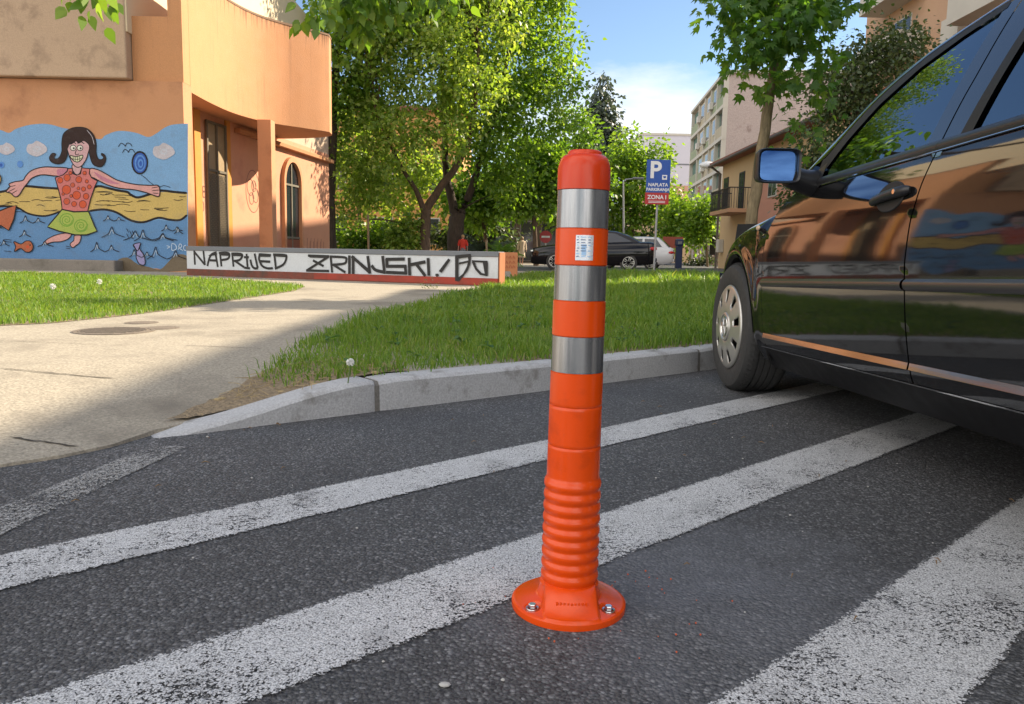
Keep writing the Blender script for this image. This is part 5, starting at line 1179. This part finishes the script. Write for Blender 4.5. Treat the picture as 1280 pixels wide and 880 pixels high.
# tall tan building on the right
M_tan = mat('tan_render', (.48, .30, .19), .9, .08, .8, .06, 20)
tb = thing('tan_apartment_building', 'tall tan apartment building with concrete balconies above the car roof', 'building', (24, 36, 0))
MB().box((20, 30.2, -.05), (30, 46.2, 20.4)).build('wall', M_tan, tb); MB().box((19.8, 30, 20.403), (30.2, 46.4, 20.6)).build('roof', M_slab, tb)
for z in (4.9, 7.9, 10.9, 13.9, 16.9):
    for y0 in (39.6, 30.6):
        b_ = MB().box((18.6, y0, z), (19.998, y0+4.4, z+.2)).build('balcony', M_slab, tb)
        MB().box((18.6, y0, z+.2), (18.7, y0+4.4, z+1.15)).box((18.7, y0, z+.2), (19.998, y0+.1, z+1.15)).box((18.7, y0+4.3, z+.2), (19.998, y0+4.4, z+1.15)).build('parapet', M_slab, b_)
        windows(tb, 20, [y0+2.2], [z+.25], 1.8, 2.1)
windows(tb, 20, [36.4, 34.8], [5.8, 8.8, 11.8, 14.8, 17.8], 1.1, 1.5, M_white_w)
for z in (5.6, 8.6, 11.6): MB().box((19.5, 35.7, z-.9), (19.998, 37.1, z+.1)).build('window_box', M_slab, tb)
# white block at the street end and far ones
wb = thing('white_building', 'plain white flat roofed building at the far end of the street', 'building', (24, 112, 0))
x0, x1 = at(800, 200, 110).x, at(870, 200, 110).x
MB().box((x0, 110, 0), (x1+3, 125, 17.6)).build('wall', mat('white_render', (.55, .54, .60), .9, .04, .5), wb); MB().box((x0-.1, 109.9, 17.603), (x1+3.1, 125.1, 17.9)).build('roof', M_slab, wb)
MB().box((x0, 109.97, 13.6), (x1+3, 109.998, 13.8)).build('joint_band', M_cap, wb)
fr_ = MB()
for k in range(5): fr_.box((x0+3+k*2.2, 109.93, 3.2), (x0+4.4+k*2.2, 109.985, 5.0))
fr_.build('windows', M_win, wb)
pt_b = thing('low_red_roofed_house', 'low house with an orange roof left of the flats, half hidden by trees', 'house', (17, 92, 0))
a0, a1 = at(793, 250, 92), at(866, 250, 92)
MB().box((a0.x, 92, 0), (a1.x+1, 102, 7)).build('wall', M_yel, pt_b); MB().prism([(a0.x-.4, 91.6, 7), (a0.x-.4, 102.4, 7), (a0.x-.4, 97, 9.6)], (a1.x-a0.x+1.4, 0, 0)).build('roof', M_roof, pt_b)
# orange building behind the trees at the left and the shaded front under them
rbk = thing('ochre_building', 'ochre building glimpsed through the trees behind the white wall', 'building', (-10, 52, 0))
MB().box((-16.5, 50, 0), (-3.4, 60, 9.5)).build('wall', mat('ochre_render', (.60, .31, .11), .9, .08, .6), rbk); MB().box((-16.8, 49.7, 9.503), (-3.1, 60.3, 9.8)).build('roof', M_roof, rbk)
for x in (-14.5, -11.5, -8.5, -5.5):
    for z in (1.2, 4.6):
        w_ = MB().box((x-.7, 49.95, z), (x+.7, 49.998, z+1.7)).build('window', M_winf, rbk); MB().box((x-.62, 49.93, z+.08), (x+.62, 49.948, z+1.62)).build('pane', M_win, w_)
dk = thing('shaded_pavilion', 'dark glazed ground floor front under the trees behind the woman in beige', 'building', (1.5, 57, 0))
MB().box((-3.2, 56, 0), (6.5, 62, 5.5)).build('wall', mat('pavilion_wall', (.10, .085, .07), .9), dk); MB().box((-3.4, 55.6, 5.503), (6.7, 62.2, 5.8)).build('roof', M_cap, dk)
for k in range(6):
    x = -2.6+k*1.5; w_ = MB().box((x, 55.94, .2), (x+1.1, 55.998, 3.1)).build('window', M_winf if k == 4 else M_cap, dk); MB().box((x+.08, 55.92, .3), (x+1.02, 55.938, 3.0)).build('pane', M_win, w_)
cb = MB()
for k, (u, v, Y, sx, sz) in enumerate(((640,250,150,40,14),(720,270,160,30,12),(900,260,170,40,16))): pass
far_hill = MB()
rows = [[(-300+x*25, 420+30*math.sin(x*1.7), -1+(0 if j == 0 else 22+8*math.sin(x*.9)+5*math.sin(x*2.3))) for x in range(28)] for j in (0, 1)]+[[(-300+x*25, 560, -1) for x in range(28)]]
kind(far_hill.grid(rows).build('far_hills', mat('hill_green', (.05, .075, .045), .95, .3, .02)), 'structure')

# ------------------------------------------------------------------ street things
M_pole = mat('galvanised_pole', (.36, .37, .38), .5, .1, 8, metal=.5)
M_sblue = solid('sign_blue', (.012, .075, .36), .35); M_sred = solid('sign_red', (.42, .025, .028), .4); M_swhite = solid('sign_white', (.72, .73, .75), .4)
sgp = Vector((4.90, 27.0, PZ)); sg_ = thing('parking_sign', 'blue parking sign with a red ZONA I plate on a thin pole beyond the lawn', 'sign', sgp)
MB().tube([(4.905, 27.03, .0), (4.93, 27.03, 3.9)], .038, 12).build('pole', M_pole, sg_)
def plate(name, x0, x1, z0, z1, m_, y=26.96): return bev(MB().box((x0, y, z0), (x1, y+.025, z1)).build(name, m_, sg_), .006)
bp = plate('blue_plate', 4.50, 5.32, 2.86, 3.97, M_sblue); rp_ = plate('red_plate', 4.48, 5.30, 2.46, 2.855, M_sred)
RX = Matrix.Rotation(R(90), 4, 'X'); tm_ = lambda x, z, y=26.955: Matrix.Translation((x, y, z)) @ RX
text_mesh('letter_p', 'P', .78, M_swhite, bp, tm_(4.80, 3.60), .022); text_mesh('lettering', 'NAPLATA', .155, M_swhite, bp, tm_(4.91, 3.12), .004); text_mesh('lettering', 'PARKIRANJA', .142, M_swhite, bp, tm_(4.91, 2.96), .004)
mt_ = MB().box((5.04, 26.953, 3.30), (5.21, 26.959, 3.46)).build('meter_symbol', M_swhite, bp); MB().poly([(5.07, 26.951, 3.42), (5.18, 26.951, 3.42), (5.16, 26.951, 3.35), (5.09, 26.951, 3.35)]).build('meter_window', M_sblue, mt_)
text_mesh('lettering', 'ZONA I', .19, M_swhite, rp_, tm_(4.89, 2.70), .005)
sl_ = MB()
for z in (2.56, 2.515): sl_.box((4.60, 26.956, z), (5.18, 26.959, z+.018))
sl_.build('small_print', M_swhite, rp_)
# no entry sign, lamp post, slim poles, ticket machine, notice board
ne = at(682, 296, 41); no_ = thing('no_entry_sign', 'round red no entry sign on a pole above the dark sedan bonnet', 'sign', (ne.x, 41, PZ))
MB().tube([(ne.x, 41.03, .1), (ne.x, 41.03, ne.z+.3)], .035, 8).build('pole', M_pole, no_); MB().prism([(ne.x+.32*math.cos(k*.2618), 40.97, ne.z+.32*math.sin(k*.2618)) for k in range(24)], (0, .03, 0)).build('disc', M_sred, no_); MB().box((ne.x-.22, 40.95, ne.z-.05), (ne.x+.22, 40.969, ne.z+.05)).build('white_bar', M_swhite, no_)
lp = thing('lamp_post', 'thin grey lamp post right of the bollard in front of the trees', 'lamp post', gp_(777, 39)); a, b = Vector(gp_(777, 39)), at(779, 228, 39)
MB().tube([a, b], [.07, .04], 10).build('pole', M_pole, lp); MB().tube([b, b+Vector((.1, 0, .15)), b+Vector((.6, 0, .2))], .03, 6).build('arm', M_pole, lp); bev(MB().box(b+Vector((.45, -.12, .16)), b+Vector((1.0, .12, .26))).build('lamp_head', M_cap, lp), .03)
for u, v, lab in ((460, 268, 'thin pale post behind the white wall, left of the slender tree'), (608, 300, 'short pale post in the gap right of the trunks')):
    a, b = Vector(gp_(u, 24)), at(u, v, 24); tag(MB().tube([a, b], .035, 8).add([], []).build('post', M_bkp), lab, 'post')
hl = thing('street_lamp', 'grey street lamp with white globe head before the yellow house', 'street lamp', gp_(904, 44)); a, b = Vector(gp_(902, 44)), at(912, 212, 44)
MB().tube([a, b, b+Vector((-.3, 0, .25)), b+Vector((-.9, 0, .25))], [.08, .05, .04, .035], 10).build('pole', M_pole, hl); MB().ball(b+Vector((-1.2, 0, .22)), (.52, .25, .2), 12).build('lamp_head', M_swhite, hl, True)
tk = at(848, 333, 40); tkz = PZ; tm2 = thing('ticket_machine', 'slim dark blue parking ticket machine on the far pavement', 'ticket machine', (tk.x, 40, PZ)); M_navy = solid('navy_paint', (.015, .03, .085), .4)
bev(MB().box((tk.x-.16, 39.9, .1), (tk.x+.16, 40.2, 1.25)).build('cabinet', M_navy, tm2), .03); bev(MB().box((tk.x-.2, 39.86, 1.253), (tk.x+.2, 40.24, 1.62)).build('head', M_navy, tm2), .06); MB().box((tk.x-.11, 39.85, 1.36), (tk.x+.11, 39.862, 1.5)).build('screen', M_cap, tm2)
q = at(838, 318, 48); nb = thing('notice_board', 'rust red board over a yellow green panel behind the white hatchback', 'notice board', (q.x, 48, PZ))
MB().box((q.x-.5, 48, .75), (q.x+.45, 48.06, 1.25)).build('panel', solid('lime_panel', (.30, .42, .05), .6), nb); MB().box((q.x-.5, 47.98, 1.26), (q.x+.75, 48.06, 1.95)).build('header', solid('rust_panel', (.26, .06, .04), .6), nb); MB().box((q.x-.45, 48.061, 0), (q.x-.39, 48.1, 1.9)).box((q.x+.36, 48.061, 0), (q.x+.42, 48.1, 1.9)).build('legs', M_pole, nb)
q = at(896, 330, 50); wb2 = thing('dark_sign_board', 'dark rectangular board on a post before the flats', 'sign', (q.x, 50, PZ)); MB().box((q.x-.5, 50, .9), (q.x+.5, 50.08, 2.15)).build('board', M_rub, wb2); MB().box((q.x-.05, 50.081, 0), (q.x+.05, 50.14, 2.1)).build('post', M_rub, wb2)

# ------------------------------------------------------------------ cars in the far street
def far_car(name, label, loc, rz, paint, prof, cabin, Lc, Wc, alloy, plate_=True):
    """prof: (x, z_bottom, z_top, half width) stations front to back; cabin: (x_base_front, x_roof_front, x_roof_back, x_base_back, roof z)"""
    t_ = thing(name, label, 'car', loc, 'cars parked in the far street', rz=rz, local=True); b = MB(); rows = []
    for x, zb, zt, w in crom(prof, 4):
        rows.append([(x, -w*.9, zb), (x, -w, zb+.12), (x, -w*1.0, zb+(zt-zb)*.55), (x, -w*.97, zt-.06), (x, -w*.88, zt), (x, 0, zt+.035), (x, w*.88, zt), (x, w*.97, zt-.06), (x, w, zb+(zt-zb)*.55), (x, w, zb+.12), (x, w*.9, zb)])
    b.grid(rows); b.add(rows[0], [tuple(range(11))]); b.add(rows[-1], [tuple(range(11))]); bo_ = b.build('body', paint, t_, True, sharp=50)
    f0, f1, r1, r0_, zr = cabin; wl, wu = Wc*.86, Wc*.66; zt = lambda x: float(np.interp(x, [p[0] for p in prof], [p[2] for p in prof]))-.02
    xs = [f0, (f0+f1)/2+.05, f1, (f1*2+r1)/3, (f1+2*r1)/3, r1, (r1+r0_)/2-.03, r0_]
    zz = [zt(f0), zt(f0)+(zr-zt(f0))*.62, zr-.02, zr, zr, zr-.03, zt(r0_)+(zr-zt(r0_))*.6, zt(r0_)]
    c2 = MB(); rows = []
    for x, z in zip(xs, zz):
        h = max(0, min(1, (z-zt(x))/(zr-zt(x)+1e-6))); w = wl+(wu-wl)*h; base = zt(x)-.02
        rows.append([(x, -wl, base), (x, -w, z-.015), (x, -w*.9, z+.012), (x, 0, z+.03), (x, w*.9, z+.012), (x, w, z-.015), (x, wl, base)])
    c2.grid(rows); c2.build('cabin', paint, t_, True, sharp=40)
    for sg in (-1, 1):
        wn = lambda x, h: (x, sg*(wl+(wu-wl)*h+.012), zt(x)+(zr-zt(x))*h)
        mid = (f1+r1)/2+.1
        for pts in ([wn(f0+.42, .10), wn(f1+.10, .80), wn(mid-.05, .84), wn(mid-.05, .08)], [wn(mid+.05, .08), wn(mid+.05, .84), wn(r1-.05, .80), wn(r0_-.35, .12)]): MB().add(pts, [(0,1,2,3)]).build('window', M_win, bo_)
        for xw in (prof[0][0]+.92, prof[-1][0]-.95):
            wm = MB(); wm.v = []; tmp = MB().lathe([(.30, -.09), (.315, -.06), (.315, .06), (.30, .09), (.21, .095)], (0, 0, 0), 28, axis='X'); wm.add([(xw+p[1], sg*(Wc-.10)+p[0]*1.0*sg, .315+p[2]) for p in tmp.v], tmp.f)
            wh = wm.build('wheel', M_tyre, t_, True); rm = MB()
            for k in range(5):
                a = k*2*math.pi/5
                for da in (-.18, .18): rm.add([(xw+.04*math.cos(a+da*3), sg*(Wc-.0), .315+.04*math.sin(a+da*3)), (xw+.2*math.cos(a+da-.09), sg*(Wc-.005), .315+.2*math.sin(a+da-.09)), (xw+.2*math.cos(a+da+.09), sg*(Wc-.005), .315+.2*math.sin(a+da+.09))], [(0,1,2)])
            rm.lathe([(.06, .0), (.0, .01)], (0,0,0), 10, axis='X') if False else None
            tmp = MB().lathe([(.205, .0), (.215, .008), (.195, .008)], (0,0,0), 28, axis='X'); rm.add([(xw+p[1], sg*(Wc-.01)+p[0]*sg, .315+p[2]) for p in tmp.v], tmp.f)
            rm.build('rim', alloy, wh, fix=False)
        MB().ball((prof[-1][0]-.15, sg*Wc*.76, prof[-2][2]-.22), (.19, .17, .11), 12).build('tail_light', M_redl, bo_, True); MB().ball((prof[0][0]+.14, sg*Wc*.70, prof[1][2]-.12), (.16, .16, .08), 10).build('headlight', M_lens, bo_, True)
    MB().add([(f0+.06, -wl*.92, zt(f0)+.06), (f0+.06, wl*.92, zt(f0)+.06), (f1-.06, wu*.92, zr+.0), (f1-.06, -wu*.92, zr+.0)], [(0,1,2,3)]).build('windscreen', M_win, bo_)
    rs = MB(); rws = []
    for k in range(7):
        q = .10+.82*k/6; x = r0_+(r1-r0_)*q; z = float(np.interp(x, xs, zz)); h = max(0, min(1, (z-zt(x))/(zr-zt(x)))); w = (wl+(wu-wl)*h)*.88; rws.append([(x+.025, -w, z+.012), (x+.025, -w*.5, z+.045), (x+.025, 0, z+.055), (x+.025, w*.5, z+.045), (x+.025, w, z+.012)])
    rs.grid(rws); rs.build('rear_window', M_win, bo_, True)
    MB().box((prof[-1][0]+.008, -.25, .62), (prof[-1][0]+.02, .25, .74)).build('number_plate', M_swhite, bo_)
    bp_ = MB().box((prof[-1][0]-.02, -Wc*.8, .36), (prof[-1][0]+.05, Wc*.8, .50)); bev(bp_.build('bumper', paint, bo_), .03); return t_
M_cblk = mat('dark_sedan_paint', (.008, .007, .008), .06, .05, 3, ior=1.45); M_cwht = mat('white_car_paint', (.62, .63, .65), .15, .03, 3, ior=1.6)
far_car('sedan', 'black sedan parked side on beyond the lawn behind the bollard', (2.95, 28.9, PZ), R(-9), M_cblk,
        [(-2.26,.26,.66,.68),(-2.08,.20,.80,.82),(-1.3,.18,.92,.88),(-.5,.20,.97,.89),(.6,.20,1.0,.89),(1.5,.22,1.04,.88),(2.1,.26,1.05,.84),(2.28,.34,.98,.76)], (-1.15,-.30,.85,1.78,1.45), 4.5, .89, M_alu)
far_car('hatchback', 'white hatchback parked behind the black sedan, only its tail showing', (5.35, 35.6, PZ-.03), R(-14), M_cwht,
        [(-1.95,.36,.66,.62),(-1.75,.26,.82,.78),(-1.0,.22,.92,.85),(0,.22,.96,.86),(1.2,.24,1.0,.86),(1.75,.30,1.0,.82),(1.95,.40,.92,.74)], (-.95,-.2,1.25,1.80,1.46), 4.0, .86, M_alu)

# ------------------------------------------------------------------ people in the distance
def person(label, x, y, h, top, hair, skirt, rz=0, red=False):
    t_ = thing('person', label, 'person', (x, y, PZ), rz=rz, local=True); k = h/1.70
    J = dict(pel=(0,0,.92), wai=(0,0,1.08), che=(0,.0,1.30), nec=(0,0,1.46), hd=(0,-.01,1.56), tp=(0,-.01,1.64), lh=(-.095,0,.88), lk=(-.10,-.04,.49), la=(-.10,.05,.08), lt=(-.10,-.10,.03), rh=(.095,0,.88), rk=(.10,.06,.50), ra=(.10,.20,.10), rt=(.10,.06,.03),
             ls=(-.17,0,1.40), le=(-.24,.03,1.12), lw=(-.25,-.07,.88), lf=(-.25,-.10,.79), rs=(.17,0,1.40), re=(.24,.03,1.12), rw=(.26,-.05,.88), rf=(.26,-.08,.79))
    Rd = dict(pel=.14, wai=.12, che=.145, nec=.055, hd=.095, tp=.075, lh=.085, lk=.06, la=.04, lt=.032, rh=.085, rk=.06, ra=.04, rt=.032, ls=.06, le=.045, lw=.034, lf=.03, rs=.06, re=.045, rw=.034, rf=.03)
    ks = list(J); E_ = [('pel','wai'),('wai','che'),('che','nec'),('nec','hd'),('hd','tp'),('pel','lh'),('lh','lk'),('lk','la'),('la','lt'),('pel','rh'),('rh','rk'),('rk','ra'),('ra','rt'),('che','ls'),('ls','le'),('le','lw'),('lw','lf'),('che','rs'),('rs','re'),('re','rw'),('rw','rf')]
    me = bpy.data.meshes.new('body'); me.from_pydata([tuple(c*k for c in J[a]) for a in ks], [(ks.index(a), ks.index(b)) for a, b in E_], []); o = bpy.data.objects.new('body', me); COL.objects.link(o); o.parent = t_
    md = o.modifiers.new('skin', 'SKIN'); sv = me.skin_vertices[0].data
    for i, a in enumerate(ks): sv[i].radius = (Rd[a]*k, Rd[a]*k*.8); sv[i].use_root = a == 'pel'
    o.modifiers.new('smooth', 'SUBSURF').levels = 1; o.modifiers['smooth'].render_levels = 2; me.materials.append(solid('skin_'+label[:6].replace(' ', '_'), (.42, .23, .16), .6))
    g_ = MB(); g_.lathe([(.07, 1.47), (.17, 1.42), (.18, 1.30), (.15, 1.10), (.165, .95), (.17, .90)], n=20); g_.v = [(p[0]*k, p[1]*.72*k, p[2]*k) for p in g_.v]
    for sg in (-1, 1): g_.tube([tuple(c*k for c in p) for p in ((sg*.15, 0, 1.41), (sg*.215, .015, 1.25), (sg*.245, .03, 1.10))]+([] if red else [(sg*.258*k, -.04*k, .90*k)]), [.075*k, .068*k, .06*k]+([] if red else [.05*k]), 10)
    g_.build('top', top, t_, True)
    s_ = MB(); s_.lathe([(.165, .98), (.18, .85), (.20, .60), (.215, .45)] if skirt else [(.16, .98), (.165, .86), (.16, .80)], n=20); s_.v = [(p[0]*k, p[1]*.75*k, p[2]*k) for p in s_.v]
    s_.build('skirt' if skirt else 'shorts', top if skirt else M_cap, t_, True)
    hm = MB().ball((0, .02*k, 1.605*k), (.098*k, .11*k, .105*k), 12); hm.build('hair', hair, t_, True)
    f_ = MB()
    for sg in (-1, 1): f_.ball((sg*.033*k, -.088*k, 1.575*k), .010*k, 6)
    f_.build('eyes', M_blk, t_)
M_beige = solid('beige_cloth', (.74, .58, .42), .9); M_redc = solid('red_cloth', (.62, .045, .025), .8); M_blond = solid('blond_hair', (.45, .27, .12), .7); M_gry = solid('light_hair', (.42, .30, .18), .7)
person('woman in a long beige dress walking on the sunlit pavement by the trees', .42, 41.5, 1.50, M_beige, M_gry, True, .3)
person('person in a red top standing behind the white wall by the thick trunk', -2.28, 34.5, 1.36, M_redc, M_blond, False, -.1, True)
